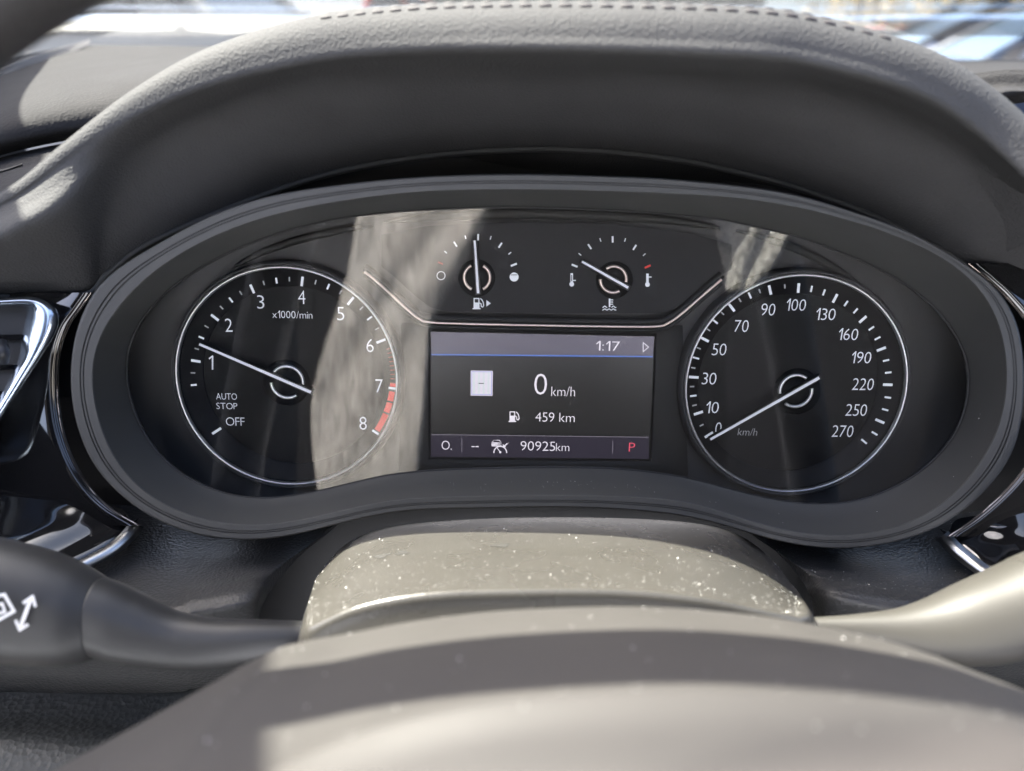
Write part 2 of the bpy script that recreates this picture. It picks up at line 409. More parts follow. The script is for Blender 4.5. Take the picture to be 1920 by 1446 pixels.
# tachometer
tx, ty = 546, 705
tach = dial('tachometer', tx, ty, 538.5, 716.5, 553, 705, 'round rev counter marked one to eight with red zone')
def at_r(cx, cy, r, a):                             # ring px position: polar around the ring centre
    return cx + r * cos(radians(a)), cy - r * sin(radians(a)) * .985
anch = [171, 142.2, 113.8, 83.5, 52, 21.5, -7.1, -34.2]
def tang(vv):
    i = min(6, max(0, int(math.floor(vv - 1)))); return anch[i] + (anch[i + 1] - anch[i]) * (vv - 1 - i)
vv = .5
while vv <= 6.01:
    a = tang(vv); maj = abs(vv - round(vv)) < .01; half = abs(vv * 2 - round(vv * 2)) < .01
    r0, r1, ww, m = (190, 172, 4.6, white_p) if maj else ((189, 178, 3.4, white_p) if half else (188.5, 180, 2.4, grey_p))
    bar(*at_r(tx, ty, r0, a), *at_r(tx, ty, r1, a), ww, HT, m, tach); vv += .25
for vv in (7, 8): bar(*at_r(tx, ty, 198, tang(vv)), *at_r(tx, ty, 184, tang(vv)), 4.2, HT, white_p, tach)
bar(398, 813.5, 414.5, 803, 4.6, HT, white_p, tach)
for k in range(9):
    a = tang(6.2 + k * .087); bar(*at_r(tx, ty, 194, a), *at_r(tx, ty, 186, a), 1.6, HT, red_d, tach)
for v0, v1 in ((6.9, 6.97), (7.07, 7.27), (7.31, 7.52), (7.56, 7.95)):
    n = 6; out = [at_r(tx, ty, 197, tang(v0 + (v1 - v0) * i / n)) for i in range(n + 1)] + [at_r(tx, ty, 186, tang(v1 - (v1 - v0) * i / n)) for i in range(n + 1)]
    poly(out, HT + .05, red_p, tach, 'red_zone_mark')
HN = 1.32
for s, x, y in (('2',428.8,610),('3',488.6,566.4),('4',565.6,557.5),('5',638.7,588.3),('6',693.8,648),('7',711,723.8),('8',680.7,793.8)):
    text(s, x, y, 13.5, 25, HN, white_p, tach)
text('x1000/min', 548, 590, 75, 14, HN, white_p, tach, 'unit_lettering')
text('AUTO', 424.7, 743.5, 39, 12, HN, white_p, tach, 'lettering'); text('STOP', 425.3, 761.5, 39, 12, HN, white_p, tach, 'lettering')
text('OFF', 441, 790.6, 35, 16, HN, white_p, tach, 'lettering')
arc_tube('hub_ring', 538.5, 716.5, 30, -17, 142, 5.0, .72, chrome, tach); arc_tube('hub_ring', 538.5, 716.5, 30, 183, 305, 5.0, .72, chrome, tach)
line([(392.5, 672.5), (398.5, 668), (398.5, 692.5)], 2.8, HN, white_p, tach, 'numeral')
needle(374, 645.6, 583, 735.6, 7.0, tach)
# speedometer
sx, sy = 1482.5, 719
spd = dial('speedometer', sx, sy, 1492, 733, 1475, 719, 'round speed dial marked zero to 270')
SA = [212.6,205.5,198.1,193,187.4,181.9,176.3,170.8,164.8,158.8,152.6,146.5,140.3,133.8,127.5,121,114.6,108.3,102.3,93.4,85.4,77.8,70.2,62.8,55.7,48.6,42,34.7,27.8,21,13.7,6.4,-.8,-8.4,-15.8,-23.3,-31.2,-38.8]
major = {0, 2, 6, 10, 14, 18, 20, 23, 26, 29, 32, 35}
for i, a in enumerate(SA):
    if i in major: r0, r1, ww, m = 191, 173, 4.8, white_p
    elif i >= 20 or i in (4, 8, 12, 16): r0, r1, ww, m = 190, 178, 3.4, white_p
    else: r0, r1, ww, m = 189, 181, 2.6, grey_p
    if i == 37: r0, r1 = 183, 170
    bar(*at_r(sx, sy, r0, a), *at_r(sx, sy, r1, a), ww, HT, m, spd)
for s, x, y in (('0',1347,803),('10',1336,764),('30',1330,710),('50',1348.8,655.4),('70',1390.4,611.5),('90',1440.4,580.6),('100',1492.9,571.7),('130',1548.5,589.2),('160',1590.8,626.8),('190',1615.3,670.3),('220',1618.5,720.6),('250',1605.8,769),('270',1580.3,808.7)):
    text(s, x, y, {1: 11.5, 2: 26.5, 3: 39.5}[len(s)] - (3 if s[0] == '1' else 0), 22.5, HN, white_p, spd, slant=.06)
text('km/h', 1402, 810, 36, 14, HN, grey_p, spd, 'unit_lettering', slant=.1)
arc_tube('hub_ring', 1492, 733, 30, 55, 190, 5.0, .72, chrome, spd); arc_tube('hub_ring', 1492, 733, 30, 235, 370, 5.0, .72, chrome, spd)
needle(1332, 824, 1535.8, 708.5, 7.0, spd)

# centre panel with the two small gauges
panel = poly([(715,440),(800,424),(960,416),(1150,420),(1290,436),(1372,458),(1372,505),(1330,528),(1290,560),(1262,580),(1236,587),(1100,588),(960,586),(838,584),(806,576),(775,552),(735,515),(715,500)], 3.0, mat('panel_plastic', (.026, .026, .028), .6, mott=.08, spec=.25), cl, 'gauge_panel', th=2.5)
panel['label'] = 'dark panel with the two small gauges'
CH = [(683.5,509.7),(703,525),(731,550),(758.8,576),(786.5,598.4),(806,604.4),(877.5,607.5),(996,610),(1115,612),(1226,612.5),(1253.6,605.5),(1281,586),(1313,558),(1352.6,524)]
tube('chrome_line', [plm(x, y, 5.2) for x, y in CH], .62, rosy, cl, seg=8, n=120)
tube('trim_groove', [plm(x, y + 7, 4.4) for x, y in CH], .85, black, cl, seg=8, n=120)
tube('trim_shelf', [plm(x, y - 9, 3.2) for x, y in CH], 1.7, black, cl, seg=8, n=120)
for pts, r in (([(440,500),(490,474),(560,450),(640,432),(700,424)], 1.6), ([(1380,432),(1440,448),(1510,474),(1570,505),(1620,540)], 1.6), ([(720,416),(830,406),(960,401),(1100,403),(1250,413),(1350,428)], 2.2)):
    tube('housing_ridge', [plm(x, y, 1.5) for x, y in pts], lambda t, r=r: r * (.25 + .75 * sin(pi * t) ** .6), wall_m, cl, seg=12, n=60)
HP = 3.06
def small_gauge(name, hx, hy, ticks, arcs, nd, label):
    g = disc(name, hx, hy, 35, 3.1, face_m, cl, 48); g['label'] = label
    ring('hub_boss', hx, hy, [(34, 3.1), (31, 4.0), (21, 4.2), (19, 5.0), (2, 5.2)], face_m, g, 40)
    for a0, a1 in arcs: arc_tube('hub_ring', hx, hy, 24.3, a0, a1, 5.0, .66, rosy, g)
    for (x, y, L, ww, m) in ticks:
        dx, dy = x - hx, y - hy - 4; q = hypot(dx, dy); dx, dy = dx / q, dy / q
        bar(x - dx * L, y - dy * L, x + dx * L, y + dy * L, ww, HP, m, g)
    needle(*nd, 7.5, g, 12, 5.2)
    return g
W, D, R = white_p, grey_p, red_p
fg = small_gauge('fuel_gauge', 894.5, 520.4, [(896.5,445,6,3.2,W),(920,446,3.4,1.8,W),(938,460,5.5,3.2,W),(956,475,3.2,1.8,W),(963.4,496.7,6,3.6,W),(872.8,445,3.4,1.8,W),(853.8,458,5.5,3.2,W),(835.6,473,3.2,1.8,W),(826,493.5,5,3,red_d)],
    [(-62, 62), (118, 246)], (890, 451, 896.5, 550), 'small fuel gauge with needle near the middle')
tg = small_gauge('temperature_gauge', 1150, 524.4, [(1077.4,498.3,6,3.6,W),(1087.3,477,3.2,1.8,W),(1105.6,462.6,5.5,3.2,W),(1125.7,450,3.4,1.8,W),(1148.7,449,6,3.2,W),(1172,450,3.4,1.8,W),(1190,464,5.5,3.2,W),(1208,477.7,3.2,1.8,W),(1214.4,500,6,3.4,R)],
    [(-10, 125), (180, 300)], (1091.3, 490.7, 1177.6, 539.4), 'small coolant temperature gauge with red end mark')
line(loop(circ(826.9, 517, 7.6)), 1.3, HP + .03, W, fg, 'empty_symbol')
poly(circ(964, 519.6, 8.4), HP + .05, W, fg, 'full_symbol'); 
poly([(958,515),(970,515),(970,516.3),(958,516.3)], HP + .15, face_m, fg, 'full_symbol_line')
def pump(x, y, s, h, m, parent, hollow=None):
    poly([(x - 8 * s, y + 9 * s), (x - 8 * s, y - 10 * s), (x + 3 * s, y - 10 * s), (x + 3 * s, y + 9 * s)], h, m, parent, 'pump_symbol')
    poly([(x - 6 * s, y - 1.5 * s), (x - 6 * s, y - 8 * s), (x + 1 * s, y - 8 * s), (x + 1 * s, y - 1.5 * s)], h + .1, hollow, parent, 'pump_symbol_window')
    poly([(x - 10 * s, y + 11 * s), (x - 10 * s, y + 8.8 * s), (x + 5 * s, y + 8.8 * s), (x + 5 * s, y + 11 * s)], h + .02, m, parent, 'pump_symbol_base')
    line([(x + 3 * s, y - 1 * s), (x + 6 * s, y + 1 * s), (x + 6.5 * s, y + 6 * s), (x + 9 * s, y + 7 * s), (x + 11 * s, y + 4 * s), (x + 10 * s, y - 2 * s), (x + 8 * s, y - 6 * s), (x + 5 * s, y - 9 * s)], 1.8 * s, h + .03, m, parent, 'pump_symbol_hose')
pump(896, 569, 1.0, HP + .03, W, fg, mask_m)
poly([(912, 563), (920.5, 569), (912, 575)], HP + .05, W, fg, 'filler_side_arrow')
def thermo(x, y, full, m, parent):
    line([(x, y - 11), (x, y + 6)], 4.6, HP + .03, m, parent, 'thermometer_symbol'); poly(circ(x, y + 8, 4.4), HP + .06, m, parent, 'thermometer_bulb')
    if not full: line([(x, y - 9), (x, y + 2)], 1.6, HP + .1, face_m, parent, 'thermometer_tube')
    yy = y + 1 if not full else y - 6
    line([(x, yy), (x + 7, yy)], 2.0, HP + .05, m, parent, 'thermometer_mark')
thermo(1072, 525, False, W, tg); thermo(1214, 525.6, True, W, tg)
line([(1143, 561), (1143, 575)], 3.0, HP + .03, W, tg, 'coolant_symbol')
for k in range(3): line([(1143, 562.5 + k * 4), (1149, 562.5 + k * 4)], 1.7, HP + .05, W, tg, 'coolant_symbol_tooth')
for yy, xs in ((575.5, (1130, 1138)), (575.5, (1147, 1155)), (580.5, (1130, 1155))):
    n = 12; line([(xs[0] + (xs[1] - xs[0]) * i / n, yy + 1.3 * sin((xs[0] + (xs[1] - xs[0]) * i / n) * 2 * pi / 8)) for i in range(n + 1)], 1.7, HP + .04, W, tg, 'coolant_symbol_wave')

# ---- display screen
HS = 1.0
scr = poly([(808, 622), (1227, 631), (1217, 861), (808, 857)], HS, e_bg, cl, 'display_screen', th=.5); scr['label'] = 'lit rectangular trip display reading 0 km/h'
def rrow(p, h): return [plm(x, y, h) for x, y in p]
def rect4(a, b, c, d, n=6):
    out = []
    for p, q in ((a, b), (b, c), (c, d), (d, a)):
        out += [(p[0] + (q[0] - p[0]) * i / n, p[1] + (q[1] - p[1]) * i / n) for i in range(n)]
    return out
sA = rect4((806, 620), (1229, 629), (1219, 863), (806, 859)); sB = rect4((803, 617), (1232, 626), (1222, 866), (803, 862)); sC = rect4((770, 613), (1262, 618), (1268, 880), (768, 876)); sD = rect4((752, 606), (1280, 610), (1290, 892), (748, 888))
loft('screen_gasket', [rrow(sA, .6), rrow(sA, 1.5), rrow(sB, 2.0)], black, cl, closed=True, linear_v=True)
loft('screen_frame', [rrow(sB, 2.0), rrow(sC, 3.4), rrow(sD, 0)], wall_m, cl, closed=True, linear_v=True)
H1 = HS + .06; H2 = HS + .12; H3 = HS + .2
poly([(808.4, 622.5), (1226.5, 631.5), (1224, 668), (808.6, 664)], H1, e_top, scr, 'status_bar')
line([(808.6, 665), (1224, 669)], 2.2, H2, e_blue, scr, 'blue_line')
poly([(808, 816), (1215.5, 820.5), (1217, 860.5), (808, 856.5)], H1, e_bot, scr, 'footer_bar')
line([(808.6, 815), (1216.5, 820)], 1.0, H2, e_grey, scr, 'footer_line')
text('1:17', 1140, 648.7, 45, 18.5, H2, e_white, scr, 'clock_lettering')
line(loop([(1206, 642.5), (1216, 651), (1206, 659.5)]), 1.6, H2, e_white, scr, 'arrow_symbol')
poly([(882.5, 695), (924, 695.5), (923.5, 742.5), (882.5, 742)], H1, e_sign, scr, 'sign_symbol')
line(loop([(884.6, 697), (922, 697.4), (921.6, 740.5), (884.6, 740.2)]), .8, H2, e_blue, scr, 'sign_border')
for xx in (889, 898, 907, 916): line([(xx, 699), (xx - .2, 738)], 3.6, H1 + .03, emit('screen_stripe', (.60, .68, .70), E_S), scr, 'sign_stripe')
line([(898, 719), (907, 719)], 1.5, H2, e_bg, scr, 'sign_dash')
text('0', 1013.7, 720.5, 24, 40, H2, e_white, scr, 'speed_lettering'); text('km/h', 1056, 734, 44.5, 18.5, H2, e_white, scr, 'speed_unit_lettering')
pump(963, 781, .95, H1, e_white, scr, e_bg)
text('459 km', 1040.7, 782.5, 74, 18, H2, e_white, scr, 'range_lettering')
text('O.', 837.5, 835, 19, 17.5, H2, e_white, scr, 'footer_lettering'); line([(866, 823), (866, 847.5)], 1.0, H2, e_grey, scr, 'divider'); line([(1149, 827), (1148.5, 851)], 1.0, H2, e_grey, scr, 'divider')
line([(884.5, 837.5), (889.5, 837.6)], 1.8, H2, e_white, scr, 'dash_mark'); line([(892, 837.6), (897, 837.7)], 1.8, H2, e_white, scr, 'dash_mark')
text('90925', 1008.5, 836.5, 65, 18, H2, e_white, scr, 'odometer_lettering'); text('km', 1055, 838.5, 25, 15, H2, e_white, scr, 'odometer_unit_lettering')
text('P', 1185, 838.7, 11.5, 17, H2, e_red, scr, 'gear_lettering')
poly([(921, 833), (922, 828.5), (925.5, 824.8), (937, 825), (940, 829), (940.8, 833), (940, 838), (922, 837)], H1, e_white, scr, 'car_symbol')
poly([(926, 826.3), (936, 826.5), (938, 829.6), (924.5, 829.2)], H2, e_bot, scr, 'car_symbol_window')
line([(951, 832), (945, 837)], 2.2, H2, e_white, scr, 'arrow_mark'); poly([(943, 833), (949, 838.5), (942.5, 839)], H2, e_white, scr, 'arrow_mark_head')
line(circ(938, 849, 12, 0, 180, 16), 2.0, H2, e_white, scr, 'gauge_symbol'); line([(938, 848), (932.5, 840.5)], 1.4, H2, e_white, scr, 'gauge_symbol_needle'); poly(circ(938, 848, 2), H3, e_white, scr, 'gauge_symbol_hub')

# ================================================================== HOOD OVER THE CLUSTER
hood = thing('instrument_hood', 'dark grained instrument hood with stitched sunlit lip arching over the dials', 'dash hood', px(960, 330, 320))
LIP = [(-260,470,268),(-60,390,261),(30,343,254),(127,263,248),(253,167,245),(400,87,241),(600,27,236),(780,9,228),(960,3,220),(1120,3,215),(1280,7,213),(1413,14,213),(1513,27,215),(1680,70,219),(1800,124,223),(1920,217,228),(2100,400,230)]
LK = [.3,.3,.34,.42,.6,.85] + [1.0] * 11
apex = [pm(*p) for p in LIP]
nrm = []
for i, p in enumerate(apex):
    t = apex[min(i + 1, len(apex) - 1)] - apex[max(i - 1, 0)]; nrm.append(Vector((-t.y, t.x, 0)).normalized())
def prow(o, d): return [p + n * o * (k if d <= 0 else 1) + Vector((0, 0, d * (k if d <= 0 else 1))) for p, n, k in zip(apex, nrm, LK)]
MID = [(-260,560,262),(-60,470,256),(45,425,246),(130,385,248),(240,300,262),(370,228,264),(590,158,258),(780,152,254),(960,146,254),(1120,146,254),(1290,152,254),(1410,166,254),(1520,172,255),(1680,222,257),(1810,292,258),(1930,382,258),(2110,500,255)]
INE = [(-260,600,285),(-60,556,286),(80,551,286),(162,546,286),(200,507,287),(300,440,289),(560,337,295),(760,293,299),(960,275.5,300),(1120,278,300),(1280,296,299),(1400,321,297),(1500,348,294),(1640,400,291),(1770,465,288),(1840,500,287),(2100,560,285)]
mid = [pm(*p) for p in MID]; ine = [pm(*p) for p in INE]
front1, front2, front3, front4 = prow(-2.9, -3.7), prow(-7.5, -6.1), prow(-12.7, -6.3), prow(-16.6, -4.4)
q1 = [a.lerp(b, .38) + n * .6 for a, b, n in zip(front4, mid, nrm)]
rows = [prow(-20, 130), prow(-7, 62), prow(-.2, 26), prow(1.2, 9), prow(0, 0), front1, front2, front3, front4, q1, mid, [a.lerp(b, .5) + n * 1.2 for a, b, n in zip(mid, ine, nrm)], ine]
hs = loft('hood_shell', rows, soft, hood, nu=180, nv=96)
inr = []
for i, p in enumerate(ine):
    t = ine[min(i + 1, len(ine) - 1)] - ine[max(i - 1, 0)]; inr.append(Vector((-t.y, t.x, 0)).normalized())
def irow(o, d): return [p + n * o + Vector((0, 0, d)) for p, n in zip(ine, inr)]
loft('hood_inner_edge', [ine, irow(-.5, -.5), irow(-1.5, -.3), irow(-1.9, .6), irow(-1.6, 3)], bez, hood, nu=160, nv=16)
loft('hood_recess', [irow(-1.6, 3), irow(5, 8), irow(9, 26), irow(2, 30), irow(-14, 29), irow(-40, 26)], mat('recess_plastic', (.016, .016, .018), .6), hood, nu=120, nv=30)
def capsule(name, a, b, r, m, parent, seg=6):
    return tube(name, [a, a.lerp(b, .12), a.lerp(b, .5), a.lerp(b, .88), b], lambda t: r * (0.45 if t in (0, 1) else (.9 if t != .5 else 1)), m, parent, seg=seg, mm=False)
for o, d in ((-1.3, -1.9), (-3.5, -4.2)):
    cur = evenly([p for p in prow(o, d)][6:14], 400); cum = [0]
    for a, b in zip(cur, cur[1:]): cum.append(cum[-1] + (b - a).length)
    def P(t):
        i = min(max(j for j in range(len(cum)) if cum[j] <= t), len(cur) - 2)
        return cp(*cur[i].lerp(cur[i + 1], (t - cum[i]) / (cum[i + 1] - cum[i])))
    q = 1.0
    while q + 3.6 < cum[-1]:
        capsule('stitch', P(q), P(q + 3.7),   .00065, stitch_m, hood); q += 5.8

# ================================================================== DASHBOARD
dash = thing('dashboard', 'black grained dashboard with sunlit top pad around the gauge cluster', 'dashboard', px(960, 1300, 330))
def L(name, rows, m, **k): return loft(name, [[pm(*p) for p in r] for r in rows], m, dash, **k)
L('top_pad', [[(-330,420,350),(-100,325,345),(0,292,344),(125,264,350),(330,235,356)], [(-330,395,330),(-100,300,330),(0,268,331),(125,240,338),(330,205,350)],
    [(-330,330,332),(-100,258,334),(0,226,336),(110,196,343),(330,165,356)], [(-330,270,365),(-100,215,370),(0,188,374),(110,160,380),(330,130,390)],
    [(-330,190,470),(-100,160,480),(0,141,485),(140,118,490),(400,104,500)], [(-330,150,600),(-100,125,610),(60,100,620),(170,85,625),(420,88,640)], [(-330,150,640),(-100,128,650),(60,106,660),(170,93,665),(420,95,680)]], pad, nu=60, nv=60)
L('side_panel', [[(-330,440,352),(-100,330,348),(0,296,347),(125,268,352),(330,240,358)], [(-330,470,330),(-100,360,325),(0,322,322),(110,296,322),(330,262,330)],
    [(-330,520,300),(-100,420,296),(0,368,292),(80,340,290),(330,300,300)], [(-330,620,290),(-100,520,290),(0,470,290),(80,440,290),(330,400,300)]], pad, nu=50, nv=30)
L('dash_slit', [[(-60,322,324.5),(0,318,321.5),(42,306,320.5)], [(-60,325,320),(0,321,319),(42,308,318.5)], [(-60,330,323),(0,326,320.5),(42,310,320)]], black, nu=12, nv=6)
L('top_pad_right', [[(1700,300,350),(1850,215,350),(1960,190,350),(2250,200,350)], [(1700,290,338),(1850,185,338),(1960,172,338),(2250,180,338)], [(1700,220,352),(1850,165,352),(1960,164,352),(2250,172,352)],
    [(1700,180,356),(1850,140,356),(1960,138,356),(2250,146,356)], [(1700,150,372),(1850,130,372),(1960,127,372),(2250,136,372)], [(1700,126,470),(1850,118,470),(1960,118,470),(2250,126,470)], [(1700,118,640),(1850,112,640),(1960,112,640),(2250,116,640)]], pad, nu=40, nv=50)
L('middle_pad', [[(300,240,420),(700,230,420),(1300,230,420),(1750,240,420)], [(300,150,520),(700,150,520),(1300,150,520),(1750,150,520)], [(300,100,640),(700,100,640),(1300,100,640),(1750,115,640)]], pad, nu=40, nv=20)
# ridged strip beside the pad
for k in range(9):
    f = k / 8
    a = pm(-140, 243 - 36 * f, 440 + 8 * f); b = pm(0, 166 - 36 * f, 480 + 8 * f); c = pm(168, 82 - 7 * f, 600 + 8 * f)
    tube('ridge', [a, b, c], 1.05, mat('ridge_plastic', (.11, .10, .09), .5), dash, seg=8, n=16, r2=.35)
# lower panels (left and right of the steering column)
def mirror(rows, c=1010): return [[(2 * c - x, y + 8, d) for x, y, d in r][::-1] for r in rows]
lowL = [[(-340,930,318),(200,945,318),(400,975,318),(560,975,318),(660,960,318)], [(-340,1010,300),(220,1010,300),(400,1030,300),(540,1030,300),(615,1000,312)],
        [(-340,1085,276),(240,1088,274),(380,1085,274),(500,1068,280),(565,1040,300)], [(-340,1128,264),(260,1122,262),(370,1108,262),(478,1090,268),(520,1092,285)],
        [(-340,1148,261),(260,1146,254),(370,1134,254),(474,1116,259),(500,1120,275)], [(-340,1190,266),(260,1185,256),(370,1174,256),(470,1156,261),(485,1165,280)], [(-340,1300,290),(260,1300,290),(370,1290,290),(470,1270,295),(485,1270,300)]]
L('lower_panel', lowL, lower, nu=70, nv=60)
lowR = [[(1360,960,318),(1460,980,318),(1620,990,318),(1820,960,318),(1990,940,318)], [(1405,1000,312),(1480,1035,300),(1620,1045,300),(1800,1030,300),(1970,1020,300)],
        [(1455,1035,300),(1520,1070,280),(1640,1090,274),(1780,1098,274),(1950,1100,276)], [(1500,1085,285),(1548,1088,268),(1650,1104,262),(1760,1116,262),(1950,1135,264)],
        [(1515,1110,275),(1556,1110,259),(1650,1126,254),(1760,1138,254),(1950,1150,261)], [(1525,1150,280),(1558,1146,261),(1650,1160,256),(1760,1174,256),(1950,1190,266)], [(1525,1260,300),(1558,1260,295),(1650,1270,290),(1760,1290,290),(1950,1300,290)]]
L('lower_panel', lowR, lower, nu=70, nv=60)
L('column_recess', [[(440,940,322),(700,940,322),(1020,940,322),(1300,940,322),(1600,940,322)], [(440,1100,322),(700,1100,322),(1020,1100,322),(1300,1100,322),(1600,1100,322)], [(440,1400,330),(700,1400,330),(1020,1400,330),(1300,1400,330),(1600,1400,330)]], black, nu=20, nv=10)
L('knee_panel', [[(-300,1190,310),(0,1200,310),(300,1230,310),(600,1240,310),(1300,1240,310),(2300,1200,310)], [(-300,1255,296),(0,1262,296),(300,1280,296),(600,1290,296),(1300,1290,296),(2300,1250,296)],
    [(-300,1320,278),(0,1340,280),(300,1345,284),(600,1345,290),(1300,1345,290),(2300,1320,280)], [(-300,1360,262),(0,1400,262),(300,1420,264),(600,1440,270),(1300,1440,270),(2300,1400,262)], [(-300,1560,250),(0,1560,250),(300,1560,250),(600,1560,250),(1300,1560,250),(2300,1560,250)]], knee, nu=80, nv=50)
# surround wall behind everything so that nothing shows through the gaps
L('gap_wall', [[(-300,560,330),(100,560,330),(200,560,330)], [(-300,800,330),(100,800,330),(260,800,330)], [(-300,1100,332),(100,1100,332),(400,1100,332)]], black, nu=10, nv=8)
L('gap_wall', [[(1760,440,330),(1900,440,330),(2250,440,330)], [(1800,800,330),(1950,800,330),(2250,800,330)], [(1600,1100,332),(1900,1100,332),(2250,1100,332)]], black, nu=10, nv=8)
# gloss black side trims with a bright edge
EDGE_L = [(172,549),(150,580),(128,612),(113,655),(108,700),(110,760),(120,815),(140,868),(172,918),(210,955),(262,986)]
tl = [[(x - 420, y * .9 + 70, 300) for x, y in EDGE_L], [(x - 200, y, 288) for x, y in EDGE_L], [(x - 40, y, 281) for x, y in EDGE_L], [(x - 9, y, 281) for x, y in EDGE_L], [(x, y, 282.5) for x, y in EDGE_L], [(x + 3, y, 285) for x, y in EDGE_L], [(x + 6, y + 2, 320) for x, y in EDGE_L]]
gl = L('gloss_trim', tl, gloss, nu=60, nv=40)
tube('trim_edge', [pm(x - 1, y, 281.8) for x, y in EDGE_L], .28, mat('edge_metal', (.55, .47, .40), .2, metal=1), gl, seg=6, n=60)
EDGE_R = [(1815,494),(1850,523),(1885,556),(1925,605),(1948,660),(1957,720),(1950,790),(1930,860),(1890,915),(1830,970),(1778,1006)]
tr_ = [[(x + 420, y * .9 + 70, 300) for x, y in EDGE_R], [(x + 200, y, 288) for x, y in EDGE_R], [(x + 40, y, 281) for x, y in EDGE_R], [(x + 9, y, 281) for x, y in EDGE_R], [(x, y, 282.5) for x, y in EDGE_R], [(x - 3, y, 285) for x, y in EDGE_R], [(x - 6, y + 2, 320) for x, y in EDGE_R]]
gr = L('gloss_trim', tr_, gloss, nu=60, nv=40, flip=True)
tube('trim_edge', [pm(x + 1, y, 281.8) for x, y in EDGE_R], .28, MATS['edge_metal'], gr, seg=6, n=60)
# sculpted gloss ledges below, each with a satin strip
for s, strip in ((1, [(262,988,286),(240,1015,281),(212,1038,276),(168,1062,270),(120,1085,264)]), (-1, [(1762,1008,286),(1785,1033,281),(1815,1058,276),(1850,1083,270),(1895,1110,264)])):
    a = [pm(*p) for p in strip]
    wv = Vector((2.2 * s, 1.6, -1)) ; e = [p - Vector((2.8 * s, -2.4, 0)) for p in a]
    rows = [[p + Vector((.3 * s, -.6, 3)) for p in a], a, [p + Vector((0, .3, -.8)) for p in a], [p + Vector((0, .3, -.8)) for p in e], e, [p + Vector((0, 0, 3)) for p in e]]
    loft('satin_strip', rows, mat('strip_metal', (.45, .46, .47), .3, metal=1), dash, nu=24, linear_v=True, flip=s < 0)
    far = [Vector((p.x - 9 * s, p.y + 7, p.z + 2)) for p in a]; far2 = [Vector((p.x - 26 * s, p.y + 10, p.z - 3)) for p in a]; far3 = [Vector((p.x - 60 * s, p.y + 13, p.z - 1)) for p in a]; far4 = [Vector((p.x - 110 * s, p.y + 16, p.z + 8)) for p in a]
    loft('gloss_ledge', [[p + Vector((0, 0, 5)) for p in e], [p + Vector((-.6 * s, .2, -.2)) for p in e], far, far2, far3, far4], gloss, dash, nu=24, nv=40, flip=s < 0)
    r0 = [pm(*p) for p in ([(-40,1012,283),(40,1000,281),(90,990,281),(135,982,283)] if s > 0 else [(1840,985,283),(1880,992,281),(1930,1003,281),(2000,1015,283)])]
    tube('ledge_fold', r0, lambda t: .08 + 3.0 * sin(pi * t), gloss, dash, seg=10, n=24)

# side air vent with chrome frame
vent = thing('air_vent', 'corner air vent in a polished chrome frame on gloss black trim', 'air vent', px(0, 780, 285))
vo = [(-240,575),(-100,566),(0,560),(60,558),(92,568),(109,590),(104,622),(80,665),(40,728),(0,790),(-60,880),(-160,900),(-260,880),(-290,760),(-280,640)]
vi = [(-225,595),(-100,584),(0,578),(40,577),(50,583),(48,598),(40,640),(35,672),(20,705),(0,742),(-60,850),(-155,872),(-240,855),(-265,750),(-258,650)]
VO, VI = closed_cm(vo, 120), closed_cm(vi, 120)
def vrow(k, d): return [pm(a[0] + (b[0] - a[0]) * k, a[1] + (b[1] - a[1]) * k, d) for a, b in zip(VO, VI)]
loft('vent_frame', [vrow(-.05, 286), vrow(0, 275), vrow(.1, 272.5), vrow(.35, 271.5), vrow(.7, 273), vrow(.95, 277), vrow(1, 279), vrow(1.02, 281)], chrome2, vent, nu=120, nv=40, closed=True, linear_v=True, flip=True)
mk('vent_throat', [cp(*p) for p in vrow(1.0, 279.6)], [tuple(range(120))], black, vent, smooth=False)
for k, (y0, y1) in enumerate(((625, 632), (690, 688), (745, 738))):
    a = pm(-240, y0 + 12, 277.5); b = pm(42 - k * 16, y1, 277); up = Vector((0, 1.0, 0)); dd = Vector((0, 0, 4))
    vs = [a + up, b + up, b - up, a - up, a + up + dd, b + up + dd, b - up + dd, a - up + dd]
    mk('vent_slat', [cp(*v) for v in vs], [(0, 1, 2, 3), (4, 7, 6, 5), (0, 4, 5, 1), (1, 5, 6, 2), (2, 6, 7, 3), (3, 7, 4, 0)], gloss, vent, smooth=False)
tube('vent_tab', [pm(4, 640, 275), pm(6, 660, 273), pm(8, 680, 275)], lambda t: 1.4 + .8 * sin(pi * t), mat('tab_plastic', (.015, .015, .017), .4), vent, seg=12, n=12)

# ================================================================== STEERING COLUMN, STALKS, WHEEL
colm = thing('steering_column_shroud', 'dusty sunlit steering column shroud below the gauge cluster', 'column shroud', px(1040, 1250, 260))
S0 = [(560,1260,285),(588,1110,276),(604,1068,281),(662,1012,288),(760,984,292),(960,971,294),(1200,973,294),(1340,988,292),(1420,1025,288),(1478,1088,280),(1500,1130,274),(1520,1250,285)]
S1 = [(545,1270,255),(574,1142,250),(598,1100,250),(676,1052,252),(780,1032,252),(960,1022,252),(1180,1024,252),(1330,1041,252),(1430,1076,252),(1490,1117,251),(1515,1142,251),(1545,1260,255)]
S2 = [(540,1280,228),(566,1188,226),(588,1172,222),(676,1134,220),(800,1111,219),(960,1104,219),(1160,1104,219),(1310,1118,219),(1420,1141,221),(1490,1157,223),(1525,1166,226),(1560,1270,230)]
S2 = [(x, y - 8, d) for x, y, d in S2]
S25 = [(x, y + 15, d - 3.6) for x, y, d in S2]
S3 = [(x, y + 52, d - 3.4) for x, y, d in S2]
S4 = [(x, y + 140, d - 4) for x, y, d in S2]
SB = [(x, y + 30, d + 12) for x, y, d in S0]
